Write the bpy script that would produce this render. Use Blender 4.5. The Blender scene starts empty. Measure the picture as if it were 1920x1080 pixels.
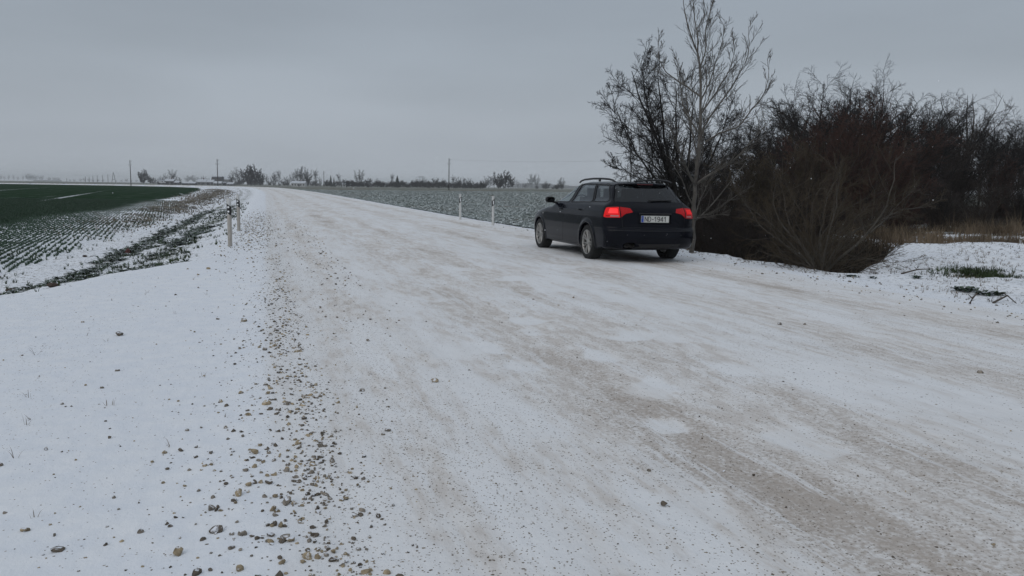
import bpy, math, numpy as np
from mathutils import Matrix, Vector
from mathutils.geometry import delaunay_2d_cdt
R = math.radians
C = bpy.context.scene.collection
scn = bpy.context.scene
# ------------------------------------------------------------------ camera
FPX, HCAM, HOR, ROLL = 1500.0, 1.29, 351.3, 0.0137
th = math.atan((540 - HOR) / FPX)
Fv = np.array([0, math.cos(th), -math.sin(th)])
U0 = np.array([0, math.sin(th), math.cos(th)])
R0 = np.array([1.0, 0, 0])
Rv = math.cos(ROLL) * R0 + math.sin(ROLL) * U0
Uv = -math.sin(ROLL) * R0 + math.cos(ROLL) * U0
cam_d = bpy.data.cameras.new('camera')
cam = bpy.data.objects.new('camera', cam_d); C.objects.link(cam)
cam_d.sensor_fit = 'HORIZONTAL'; cam_d.sensor_width = 36; cam_d.lens = FPX / 1920 * 36
cam_d.clip_start = 0.05; cam_d.clip_end = 12000
M = Matrix.Identity(4)
for i in range(3):
    M[i][0] = Rv[i]; M[i][1] = Uv[i]; M[i][2] = -Fv[i]
M[2][3] = HCAM
cam.matrix_world = M
scn.camera = cam
# ------------------------------------------------------------------ world and sun
SUN_EL, SUN_AZ = 38.0, 215.0
w = bpy.data.worlds.new('World'); scn.world = w; w.use_nodes = True
nt = w.node_tree; nt.nodes.clear()
N = nt.nodes.new; L = nt.links.new
out = N('ShaderNodeOutputWorld')
sky = N('ShaderNodeTexSky'); sky.sky_type = 'NISHITA'; sky.sun_disc = False
sky.sun_elevation = R(SUN_EL); sky.sun_rotation = R(SUN_AZ)
sky.air_density = 1.5; sky.dust_density = 4
b1 = N('ShaderNodeBackground'); b1.inputs[1].default_value = 0.05; L(sky.outputs[0], b1.inputs[0])
tc = N('ShaderNodeTexCoord'); sp = N('ShaderNodeSeparateXYZ'); L(tc.outputs['Generated'], sp.inputs[0])
ramp = N('ShaderNodeValToRGB'); L(sp.outputs[2], ramp.inputs[0])
stops = [(0.0, (.450, .495, .550)), (0.05, (.385, .428, .482)), (0.15, (.340, .385, .440)), (0.28, (.305, .350, .408)),
         (0.5, (.35, .39, .445)), (1.0, (.52, .565, .63))]
cr = ramp.color_ramp
cr.elements[0].position = 0; cr.elements[0].color = (*stops[0][1], 1)
cr.elements[1].position = 1; cr.elements[1].color = (*stops[-1][1], 1)
for p, c in stops[1:-1]:
    e = cr.elements.new(p); e.color = (*c, 1)
mp = N('ShaderNodeMapping'); mp.inputs['Scale'].default_value = (1.2, 1.2, 5.5); L(tc.outputs['Generated'], mp.inputs[0])
nz = N('ShaderNodeTexNoise'); nz.inputs['Scale'].default_value = 1.6; nz.inputs['Detail'].default_value = 4
nz.inputs['Roughness'].default_value = .45; L(mp.outputs[0], nz.inputs[0])
mr = N('ShaderNodeMapRange'); mr.inputs[1].default_value = .3; mr.inputs[2].default_value = .7
mr.inputs[3].default_value = .90; mr.inputs[4].default_value = 1.09; L(nz.outputs[0], mr.inputs[0])
b2 = N('ShaderNodeBackground'); L(ramp.outputs[0], b2.inputs[0]); L(mr.outputs[0], b2.inputs[1])
mx = N('ShaderNodeMixShader'); mx.inputs[0].default_value = .92
L(b1.outputs[0], mx.inputs[1]); L(b2.outputs[0], mx.inputs[2]); L(mx.outputs[0], out.inputs[0])
sd = bpy.data.lights.new('sun', 'SUN'); sd.energy = 0.5; sd.angle = R(40); sd.color = (1, .96, .92)
so = bpy.data.objects.new('sun', sd); C.objects.link(so)
so.rotation_euler = (R(90 - SUN_EL), 0, R(180 - SUN_AZ))
vs = scn.view_settings; vs.view_transform = 'Standard'; vs.look = 'None'; vs.exposure = 0.05; vs.gamma = 1
scn.cycles.volume_bounces = 1
scn.cycles.transparent_max_bounces = 12
scn.cycles.max_bounces = 6; scn.cycles.diffuse_bounces = 2

# ------------------------------------------------------------------ helpers
def tag(o, label=None, cat=None, group=None, kind=None):
    if label: o['label'] = label
    if cat: o['category'] = cat
    if group: o['group'] = group
    if kind: o['kind'] = kind
    return o
def empty(name, loc, rz=0):
    o = bpy.data.objects.new(name, None); C.objects.link(o); o.location = loc; o.rotation_euler = (0, 0, rz)
    o.empty_display_size = .2
    return o
def mesh_np(name, V, F, mat=None, smooth=True):
    """V (n,3), F (m,k) or list of such arrays -> mesh"""
    me = bpy.data.meshes.new(name)
    Fs = F if isinstance(F, list) else [F]
    Fs = [f for f in Fs if len(f)]
    me.vertices.add(len(V)); me.vertices.foreach_set('co', np.asarray(V, np.float32).ravel())
    tot = sum(f.size for f in Fs); me.loops.add(tot)
    me.loops.foreach_set('vertex_index', np.concatenate([f.ravel() for f in Fs]).astype(np.int32))
    nf = sum(len(f) for f in Fs); me.polygons.add(nf)
    sizes = np.concatenate([np.full(len(f), f.shape[1]) for f in Fs])
    st = np.concatenate([[0], np.cumsum(sizes)[:-1]])
    me.polygons.foreach_set('loop_start', st.astype(np.int32))
    me.polygons.foreach_set('use_smooth', np.full(nf, bool(smooth)))
    me.update(calc_edges=True)
    if mat: me.materials.append(mat)
    return me
def link(name, me, parent=None, loc=None):
    o = bpy.data.objects.new(name, me); C.objects.link(o)
    if parent: o.parent = parent
    if loc is not None: o.location = loc
    return o
def tubes(P, Rr, k=4, cap=False):
    """P (n,p,3), Rr (n,p) -> V,F"""
    n, p, _ = P.shape
    T = np.gradient(P, axis=1); T /= np.linalg.norm(T, axis=2, keepdims=True) + 1e-9
    ref = np.where(np.abs(T[..., 2:3]) > .9, np.array([1., 0, 0]), np.array([0, 0, 1.]))
    A = np.cross(T, ref); A /= np.linalg.norm(A, axis=2, keepdims=True) + 1e-9
    B = np.cross(T, A)
    an = np.arange(k) * 2 * np.pi / k
    V = P[:, :, None] + Rr[:, :, None, None] * (A[:, :, None] * np.cos(an)[:, None] + B[:, :, None] * np.sin(an)[:, None])
    idx = np.arange(n * p * k).reshape(n, p, k)
    a = idx[:, :-1]; b = idx[:, 1:]
    F = np.stack([a, np.roll(a, -1, 2), np.roll(b, -1, 2), b], -1).reshape(-1, 4)
    return V.reshape(-1, 3), F
class MB:
    """collects pieces into one mesh"""
    def __init__(s): s.V = []; s.F3 = []; s.F4 = []; s.n = 0
    def add(s, V, F):
        V = np.asarray(V, float); Fs = F if isinstance(F, list) else [F]
        for f in Fs:
            f = np.asarray(f)
            if len(f) == 0: continue
            (s.F3 if f.shape[1] == 3 else s.F4).append(f + s.n)
        s.V.append(V); s.n += len(V); return s
    def box(s, c, d, rz=0, tilt=0):
        c = np.array(c, float); x, y, z = np.array(d) / 2
        v = np.array([[i * x, j * y, k * z] for i in (-1, 1) for j in (-1, 1) for k in (-1, 1)])
        if tilt: v = v @ np.array(Matrix.Rotation(tilt, 3, 'X')).T
        if rz: v = v @ np.array(Matrix.Rotation(rz, 3, 'Z')).T
        return s.add(v + c, np.array([[0, 1, 3, 2], [4, 6, 7, 5], [0, 4, 5, 1], [2, 3, 7, 6], [0, 2, 6, 4], [1, 5, 7, 3]]))
    def tube(s, pts, r, k=8, caps=True):
        pts = np.array(pts, float); r = np.broadcast_to(np.array(r, float), (len(pts),))
        V, F = tubes(pts[None], r[None], k); m = len(V)
        s.add(V, F)
        if caps:
            s.add(np.vstack([V[:k], pts[:1]]), np.array([[(i + 1) % k, i, k] for i in range(k)]))
            s.add(np.vstack([V[-k:], pts[-1:]]), np.array([[i, (i + 1) % k, k] for i in range(k)]))
        return s
    def prism(s, poly, n0, mapf):
        """poly list of 2d, extruded from h=0 to h=n0, mapf(u,v,h)->xyz arrays"""
        poly = np.array(poly, float); m = len(poly)
        a = mapf(poly[:, 0], poly[:, 1], np.zeros(m)); b = mapf(poly[:, 0], poly[:, 1], np.full(m, n0))
        i = np.arange(m); j = (i + 1) % m
        s.add(np.vstack([a, b]), np.stack([i, j, j + m, i + m], 1))
        r = delaunay_2d_cdt([Vector(p) for p in poly], [], [list(range(m))], 1, 1e-6)
        q = np.array([[v.x, v.y] for v in r[0]]); f = np.array(r[2])
        s.add(mapf(q[:, 0], q[:, 1], np.zeros(len(q))), f[:, ::-1]); s.add(mapf(q[:, 0], q[:, 1], np.full(len(q), n0)), f)
        return s
    def mesh(s, name, mat, smooth=False):
        V = np.vstack(s.V); F = []
        if s.F3: F.append(np.vstack(s.F3))
        if s.F4: F.append(np.vstack(s.F4))
        return mesh_np(name, V, F, mat, smooth)
    def build(s, name, mat, parent=None, smooth=False, loc=None):
        return link(name, s.mesh(name, mat, smooth), parent, loc)
# value noise
def vnoise(x, y, seed=0):
    xi = np.floor(x).astype(np.int64); yi = np.floor(y).astype(np.int64); fx = x - xi; fy = y - yi
    def h(a, b):
        n = (a * 374761393 + b * 668265263 + seed * 1442695041) & 0xffffffff
        n = ((n ^ (n >> 13)) * 1274126177) & 0xffffffff
        return ((n ^ (n >> 16)) & 0xffff) / 65535.0
    u = fx * fx * (3 - 2 * fx); v = fy * fy * (3 - 2 * fy)
    return (h(xi, yi) * (1 - u) + h(xi + 1, yi) * u) * (1 - v) + (h(xi, yi + 1) * (1 - u) + h(xi + 1, yi + 1) * u) * v
def fbm(x, y, o=4, seed=0):
    r = 0; a = .5; t = 0
    for i in range(o):
        r = r + a * vnoise(x * 2 ** i + 17.3 * i, y * 2 ** i - 9.1 * i, seed + i); t += a; a *= .5
    return r / t
def sst(a, b, x):
    t = np.clip((x - a) / (b - a), 0, 1); return t * t * (3 - 2 * t)

# ------------------------------------------------------------------ materials
def mat(name, col=(.5, .5, .5), rough=.8, metal=0, spec=.5, coat=0, emit=None, es=0, trans=0, var=0, vscale=8, bump=0, bscale=40):
    m = bpy.data.materials.new(name); m.use_nodes = True; t = m.node_tree; b = t.nodes['Principled BSDF']
    b.inputs['Base Color'].default_value = (*col, 1); b.inputs['Roughness'].default_value = rough
    b.inputs['Metallic'].default_value = metal; b.inputs['Specular IOR Level'].default_value = spec
    b.inputs['Coat Weight'].default_value = coat; b.inputs['Transmission Weight'].default_value = trans
    if emit: b.inputs['Emission Color'].default_value = (*emit, 1); b.inputs['Emission Strength'].default_value = es
    tcn = t.nodes.new('ShaderNodeTexCoord')
    n = t.nodes.new('ShaderNodeTexNoise'); n.inputs['Scale'].default_value = vscale; n.inputs['Detail'].default_value = 5
    t.links.new(tcn.outputs['Object'], n.inputs[0])
    if var:
        g = t.nodes.new('ShaderNodeMapRange'); g.inputs[1].default_value = .3; g.inputs[2].default_value = .7
        g.inputs[3].default_value = 1 - var; g.inputs[4].default_value = 1 + var
        t.links.new(n.outputs[0], g.inputs[0])
        h = t.nodes.new('ShaderNodeVectorMath'); h.operation = 'SCALE'; h.inputs[0].default_value = col
        t.links.new(g.outputs[0], h.inputs['Scale']); t.links.new(h.outputs[0], b.inputs['Base Color'])
    if bump:
        n2 = t.nodes.new('ShaderNodeTexNoise'); n2.inputs['Scale'].default_value = bscale; n2.inputs['Detail'].default_value = 4
        t.links.new(tcn.outputs['Object'], n2.inputs[0])
        bp = t.nodes.new('ShaderNodeBump'); bp.inputs['Strength'].default_value = bump; bp.inputs['Distance'].default_value = .02
        t.links.new(n2.outputs[0], bp.inputs['Height']); t.links.new(bp.outputs[0], b.inputs['Normal'])
    return m
def snowy(name, col, thr=.55, soft=.12, scale=30, snow=(.78, .81, .86), rough=.85, var=.35, up=.35, vscale=3.0):
    """material whose upward faces carry patchy snow"""
    m = bpy.data.materials.new(name); m.use_nodes = True; t = m.node_tree; b = t.nodes['Principled BSDF']
    b.inputs['Roughness'].default_value = rough; b.inputs['Specular IOR Level'].default_value = .2
    nn = t.nodes.new; ll = t.links.new
    ge = nn('ShaderNodeNewGeometry'); n = nn('ShaderNodeTexNoise'); n.inputs['Scale'].default_value = scale; n.inputs['Detail'].default_value = 3
    ll(ge.outputs['Position'], n.inputs[0])
    s = nn('ShaderNodeSeparateXYZ'); ll(ge.outputs['Normal'], s.inputs[0])
    a = nn('ShaderNodeMath'); a.operation = 'ABSOLUTE'; ll(s.outputs[2], a.inputs[0])
    a2 = nn('ShaderNodeMath'); a2.operation = 'MULTIPLY_ADD'; a2.inputs[1].default_value = up; ll(a.outputs[0], a2.inputs[0]); ll(n.outputs[0], a2.inputs[2])
    g = nn('ShaderNodeMapRange'); g.inputs[1].default_value = thr; g.inputs[2].default_value = thr + soft; ll(a2.outputs[0], g.inputs[0])
    n3 = nn('ShaderNodeTexNoise'); n3.inputs['Scale'].default_value = vscale; ll(ge.outputs['Position'], n3.inputs[0])
    g3 = nn('ShaderNodeMapRange'); g3.inputs[1].default_value = .3; g3.inputs[2].default_value = .7; g3.inputs[3].default_value = 1 - var; g3.inputs[4].default_value = 1 + var
    ll(n3.outputs[0], g3.inputs[0])
    h = nn('ShaderNodeVectorMath'); h.operation = 'SCALE'; h.inputs[0].default_value = col; ll(g3.outputs[0], h.inputs['Scale'])
    mxx = nn('ShaderNodeMix'); mxx.data_type = 'RGBA'; ll(g.outputs[0], mxx.inputs[0]); ll(h.outputs[0], mxx.inputs[6]); mxx.inputs[7].default_value = (*snow, 1)
    ll(mxx.outputs[2], b.inputs['Base Color'])
    return m

# ------------------------------------------------------------------ terrain functions
psi0 = .298
pts = []; hd = psi0; p = np.array([math.cos(psi0) * 3.85, math.sin(psi0) * 3.85]) + 60 * np.array([math.sin(psi0), -math.cos(psi0)])
tt = -60.0; RC = [p.copy()]; RT = [tt]
while tt < 700:
    ds = 20 if tt < 80 else 6
    if 90 < tt < 230: hd += R(3.2) * ds / 140
    if 230 <= tt < 420: hd += R(48) * ds / 190
    p = p + ds * np.array([-math.sin(hd), math.cos(hd)]); tt += ds; RC.append(p.copy()); RT.append(tt)
RC = np.array(RC); RT = np.array(RT)
def road_st(X, Y):
    """lateral s (0 = left edge, 7.7 = right edge) and distance t along the road"""
    X = np.asarray(X, float); Y = np.asarray(Y, float)
    best = np.full(X.shape, 1e18); s = np.zeros(X.shape); t = np.zeros(X.shape)
    for i in range(len(RC) - 1):
        a = RC[i]; d = RC[i + 1] - a; ln = np.hypot(*d); d = d / ln
        u = (X - a[0]) * d[0] + (Y - a[1]) * d[1]; v = (X - a[0]) * d[1] - (Y - a[1]) * d[0]
        uc = np.clip(u, 0, ln)
        D = (u - uc) ** 2 + v ** 2
        m = D < best
        best = np.where(m, D, best); s = np.where(m, np.sign(v) * np.sqrt(D) + 3.85, s); t = np.where(m, RT[i] + uc, t)
    return s, t
def poly_sd(X, Y, P):
    P = np.array(P, float); Q = np.roll(P, -1, 0); D = np.full(np.shape(X), 1e18); ins = np.zeros(np.shape(X), bool)
    for a, b in zip(P, Q):
        e = b - a; wx = X - a[0]; wy = Y - a[1]; h = np.clip((wx * e[0] + wy * e[1]) / (e @ e), 0, 1)
        D = np.minimum(D, (wx - e[0] * h) ** 2 + (wy - e[1] * h) ** 2)
        c = ((a[1] > Y) != (b[1] > Y)) & (X < (b[0] - a[0]) * (Y - a[1]) / (b[1] - a[1] + 1e-12) + a[0])
        ins ^= c
    return np.where(ins, -1, 1) * np.sqrt(D)
def uv2xy(s, t): return s * math.cos(psi0) - t * math.sin(psi0), s * math.sin(psi0) + t * math.cos(psi0)
# left verge region: polygon (world xy), everything left of the road and beyond the side road
LV = [(-400, 3.2), (-30, 3.6), (-15, 4.2), (-9, 5.0), (-6.6, 6.4), (-5.75, 8.0), (-5.5, 9.4), (-5.62, 11.0), (-5.5, 12.7), (-5.15, 14.3)]
LVroad = [uv2xy(-.75, t) for t in (17, 23, 60, 90)]
GUL = [(4.05, 16.9), (4.75, 14.9), (5.45, 12.9), (6.83, 14.9), (8.4, 17.3), (9.2, 20), (9.4, 26), (10, 45), (4.5, 45), (3.6, 32), (3.3, 26), (3.3, 20)]
def zbase(D): return np.interp(D, [0, 40, 120, 200, 280, 350, 450, 700, 1300, 3500], [0, 0, .1, .25, .36, .34, .1, -.35, -.3, .2])
def left_d(X, Y, s, t):
    """distance into the left verge (positive = off the road / side road)"""
    P = LV + LVroad + [uv2xy(-.75, 700), (-900, 700), (-900, 3)]
    m = poly_sd(X, Y, P)
    d = -m
    return np.where(t > 60, -.75 - s, d)
def terrain(X, Y, full=False):
    X = np.asarray(X, float); Y = np.asarray(Y, float)
    s, t = road_st(X, Y); D = np.hypot(X, Y)
    zb = zbase(D)
    cross = .011 * (3.85 - np.abs(np.clip(s, -2, 10) - 3.85))
    z = zb + cross
    # ruts
    z = z - .018 * np.exp(-((s - 2.05) / .28) ** 2) * (t > -5) - .012 * np.exp(-((s - 5.0) / .3) ** 2) - .012 * np.exp(-((s - 6.5) / .25) ** 2)
    ld = left_d(X, Y, s, t)
    near = sst(8, 16, t)
    prof = np.interp(ld, [0, .3, 1.2, 2.5, 3.4, 4.6, 5.6, 9, 40, 120], [0, -.04, -.26, -.52, -.66, -.66, -.5, -.4, -.25, 0])
    z = np.where(ld > 0, z + prof, z)
    z = z + np.where(ld > .4, (fbm(X * 1.3, Y * 1.3, 4, 5) - .5) * .16 * np.exp(-((ld - 2.5) / 3) ** 2), 0)
    # windrow
    z = z + .02 * np.exp(-((s + .05) / .25) ** 2) * (D < 40)
    # right side
    rd = s - 7.7
    zr = np.interp(rd, [0, .5, 1.8, 4, 40, 200], [0, -.03, -.38, -.4, -.3, 0])
    k = sst(17, 26, t)
    z = z + np.where(rd > 0, zr * k, 0)
    nearR = (1 - k) * (rd > 0)
    z = z + nearR * (.10 * sst(.8, 3.5, rd) + (fbm(X * .9, Y * .9, 4, 8) - .5) * .14 * sst(.3, 2, rd))
    z = z + nearR * .22 * np.exp(-(((X - 9.0) / 2.6) ** 2 + ((Y - 16.3) / 1.5) ** 2)) + np.where(rd > 4, .014 * np.clip(X - 9, 0, 30) * (1 - sst(60, 120, D)), 0)
    g = poly_sd(X, Y, GUL) + (fbm(X * 1.6, Y * 1.6, 3, 21) - .5) * .45 * sst(13, 15, Y)
    z = z - 1.5 * sst(.0, 2.6, -g) - .25 * sst(.15, -.1, g)
    # micro relief
    on = (ld <= 0) & (rd <= 0)
    z = z + (fbm(X * 3, Y * 3, 3, 3) - .5) * np.where(on, .014, .03) * sst(400, 30, D) + (fbm(X * 22, Y * 22, 2, 4) - .5) * .006 * (D < 30)
    if full: return z, s, t, ld, rd, g, D
    return z
def tz(x, y): return float(terrain(np.array([x]), np.array([y]))[0])

def pix(px, D, py=None):
    """world xy of the image column px at forward distance D"""
    y = py if py is not None else HOR
    d = Fv + Rv * (px - 960) / FPX + Uv * (540 - y) / FPX
    k = D / d[1]
    return d[0] * k, D, HCAM + d[2] * k
def hit(px, py):
    d = Fv + Rv * (px - 960) / FPX + Uv * (540 - py) / FPX
    ks = np.concatenate([np.linspace(1, 60, 3000), np.linspace(60, 800, 4000)])
    X = d[0] * ks; Y = d[1] * ks; Z = HCAM + d[2] * ks
    zt = terrain(X, Y); i = np.argmax(Z < zt)
    return X[i], Y[i], zt[i]

# ------------------------------------------------------------------ ground mesh (polar sheet round the viewpoint)
ang = np.concatenate([np.arange(-180, -42, 2.0), np.arange(-42, -36, .3), np.arange(-36, 36, .125), np.arange(36, 42, .3), np.arange(42, 180, 2.0)])
rad = [0.02, .3, .8, 1.3]
while rad[-1] < 4200:
    r = rad[-1]; rad.append(r * (1.0075 if 1.9 < r < 45 else 1.015 if r < 200 else 1.04 if r >= 200 else 1.05) if r > 1.9 else r * 1.05)
rad = np.array(rad)
AA, RR = np.meshgrid(np.radians(ang), rad)
GX = RR * np.sin(AA); GY = RR * np.cos(AA)
GZ, gs, gt, gld, grd, gg, gD = terrain(GX, GY, True)
nr, na = GX.shape
idx = np.arange(nr * na).reshape(nr, na)
a = idx[:-1]; b = idx[1:]
GF = np.stack([a, b, np.roll(b, -1, 1), np.roll(a, -1, 1)], -1).reshape(-1, 4)
V = np.stack([GX, GY, GZ], -1).reshape(-1, 3)
# masks
fb = lambda sx, sy, o=4, seed=0: fbm(GX * sx, GY * sy, o, seed)
fst = lambda ks, kt, o=4, seed=0: fbm(gs * ks, gt * kt, o, seed)
onroad = (gs > -.3) & (gs < 8.2)
lowf = fst(.35, .06, 3, 30)
dirt = .50 * np.exp(-((gs - 2.1 - .35 * (fst(0, .12, 2, 31) - .5)) / .50) ** 2) + .45 * np.exp(-((gs - 3.0) / .3) ** 2) + .5 * np.exp(-((gs - 4.95 - .3 * (fst(0, .15, 2, 33) - .5)) / .45) ** 2) \
    + .55 * np.exp(-((gs - 6.55) / .35) ** 2) + .35 * np.exp(-((gs - .75) / .22) ** 2) + .25
dirt = dirt * (.20 + 1.15 * fst(1.5, .35, 4, 34))
dirt += .22 * sst(9, 2.5, gt) * np.exp(-((gs - 2.2) / .6) ** 2) * (.5 + fst(2.5, .8, 4, 35))
edge = sst(-.15, .35, gs) * sst(8.0, 7.3, gs)
dirt = dirt * edge
# snow lying in potholes
pots = [(1230, 728, .30, .17), (1130, 668, .24, .13), (870, 655, .42, .22), (920, 560, .34, .2), (1175, 625, .36, .2), (1860, 765, .42, .2), (985, 600, .24, .14),
        (955, 522, .35, .22), (870, 505, .3, .22), (1260, 640, .3, .16), (1030, 545, .3, .2), (800, 560, .35, .2), (1250, 800, .2, .1), (1000, 688, .25, .12),
        (1390, 690, .3, .16), (880, 470, .4, .3), (1000, 620, .22, .14), (1290, 950, .22, .16), (1500, 820, .35, .12), (1180, 560, .4, .2), (1050, 500, .4, .25)]
pot = np.zeros_like(GX)
for (px_, py_, ra, rb) in pots:
    x0, y0, _ = hit(px_, py_)
    s0, t0 = (float(v[0]) for v in road_st(np.array([x0]), np.array([y0])))
    q = ((gs - s0) / (rb * 1.15)) ** 2 + ((gt - t0) / (ra * .75)) ** 2 + (fb(4.5, 4.5, 5, 40 + px_ % 7) - .5) * 4.2
    pot = np.maximum(pot, (.55 + .45 * ((px_ * 7) % 10) / 10) * sst(1.6, .45, q))
V[:, 2] -= (pot * .012).ravel()
dirt = np.clip(dirt * (1 - pot), 0, 1)
# stones as speckle
spk = .05 + .75 * np.exp(-((gs - .12) / .25) ** 2) * sst(3, 9, gt) + .35 * np.exp(-((gs + .45) / .9) ** 2) * (gt > 14) + .25 * np.exp(-((gs - .7) / .4) ** 2) + .45 * dirt + .35 * np.exp(-((gs - 8.0) / .5) ** 2)
spk += .35 * sst(.40, .62, fst(1.2, .5, 3, 44)) * (gs > 0.2) * (gs < 7.7) * .6
spk = np.clip(spk * (1 - pot * .7), 0, 1)
spk = np.where((gs < -1.2) | (gs > 8.6), .12, spk)
# vegetation masks
verge = sst(.15, 1.0, gld) * sst(6.5, 4.0, gld) * (.25 + .75 * sst(12, 15, gt))
grass = np.zeros_like(GX)
grass += .62 * verge * np.exp(-((gld - 1.4) / 1.0) ** 2)
band = np.exp(-((gld - 2.75) / .4) ** 2); grass += .9 * band * sst(13, 16, gt) * .7
grass = np.clip(grass * (.5 + fb(1.1, 1.1, 4, 50)), 0, 1)
# green field
fe = gld - 4.5 - 1.4 * (fb(.35, .35, 4, 51) - .5) - .02 * (gt - 25)
fe = np.where(gt < 12, fe - 8 * sst(16, 9, gt), fe)
wheat = sst(0, 1.0, fe) * (gD < 330 + 12 * fb(.02, .02, 2, 1))
rowdir = R(23.3)
q_across = GX * math.cos(rowdir) + GY * math.sin(rowdir); q_along = -GX * math.sin(rowdir) + GY * math.cos(rowdir)
patch = fbm(q_across * .35, q_along * .035, 4, 52)
wd = sst(0, 6, fe) * .44 + sst(16, 50, gD) * .50 + .06
streak = np.exp(-((np.mod(q_across + 3, 13.0) - 6.5) / .45) ** 2) * sst(.35, .65, vnoise(q_along * .02, q_across * .1, 3)) + .8 * np.exp(-((np.mod(q_across + 4.6, 13.0) - 6.5) / .35) ** 2) * sst(.4, .7, vnoise(q_along * .03, q_across * .1, 4))
wd = np.clip(wd + (patch - .5) * 1.0 * (1 - sst(22, 90, gD) * .62) - .35 * np.exp(-((fe - 1) / 3.0) ** 2) * sst(26, 40, gD) - streak * .42 * sst(400, 80, gD), 0, 1) * wheat
bank = np.exp(-((gld - 4.6 - .012 * gt) / (1.0 + .006 * gt)) ** 2) * sst(22, 45, gt) * (gD < 330) * (gs < 0)
# right field
rfield = sst(.5, 1.2, grd) * sst(19, 23, gt) * (gD < 5000) * np.where(gg > .2, 1, 0)
litter = sst(.6, -.5, gg)
drygrass = (.35 + .9 * fb(.5, .5, 4, 62)) * np.exp(-((poly_sd(GX, GY, [(8.6, 18.6), (12, 18.2), (15, 24), (24, 36), (30, 48), (12, 48), (9.5, 28)])).clip(0, 9) / .7) ** 2)
moss = sst(.56, .78, fb(.75, .75, 4, 60)) * ((grd > 1.3) & (gt < 19)) * sst(5, 9, GX) * .8
moss = np.clip(moss + .5 * sst(1.2, .2, np.abs(poly_sd(GX, GY, [(8.8, 17.6), (12.5, 17.4), (15, 22), (22, 31), (30, 44), (9, 44)]))) * (GX > 8) * (fb(1.2, 1.2, 4, 61)), 0, 1)
wood = sst(30, 40, GY + .3 * GX) * (GX > 2) * (GX < 60) * (gt < 70) * (grd > 3.5) * (poly_sd(GX, GY, [(15, 18), (60, 75), (90, 10), (20, 5)]) > 0)
litter = np.clip(np.maximum(litter, wood * .9), 0, 1)
rfield = rfield * (1 - litter)
rfield = np.maximum(rfield, ((gD > 330) & (GX > -.235 * GY) & (GY > 0)) * 1.0)
far_w = sst(300, 420, gD)
colA = np.stack([dirt, np.clip(grass + moss, 0, 1), spk, wd], -1).reshape(-1, 4)
colB = np.stack([np.clip(bank * .6 + drygrass * .7, 0, 1), litter, rfield, pot], -1).reshape(-1, 4)
colC = np.stack([gs * .1, gt * .1, 0 * gs, 0 * gs + 1], -1).reshape(-1, 4)
hasweed = np.clip(verge + ((grd > .6) & (gt < 19)) * .6, 0, 1)
colC[:, 2] = hasweed.ravel()

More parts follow.
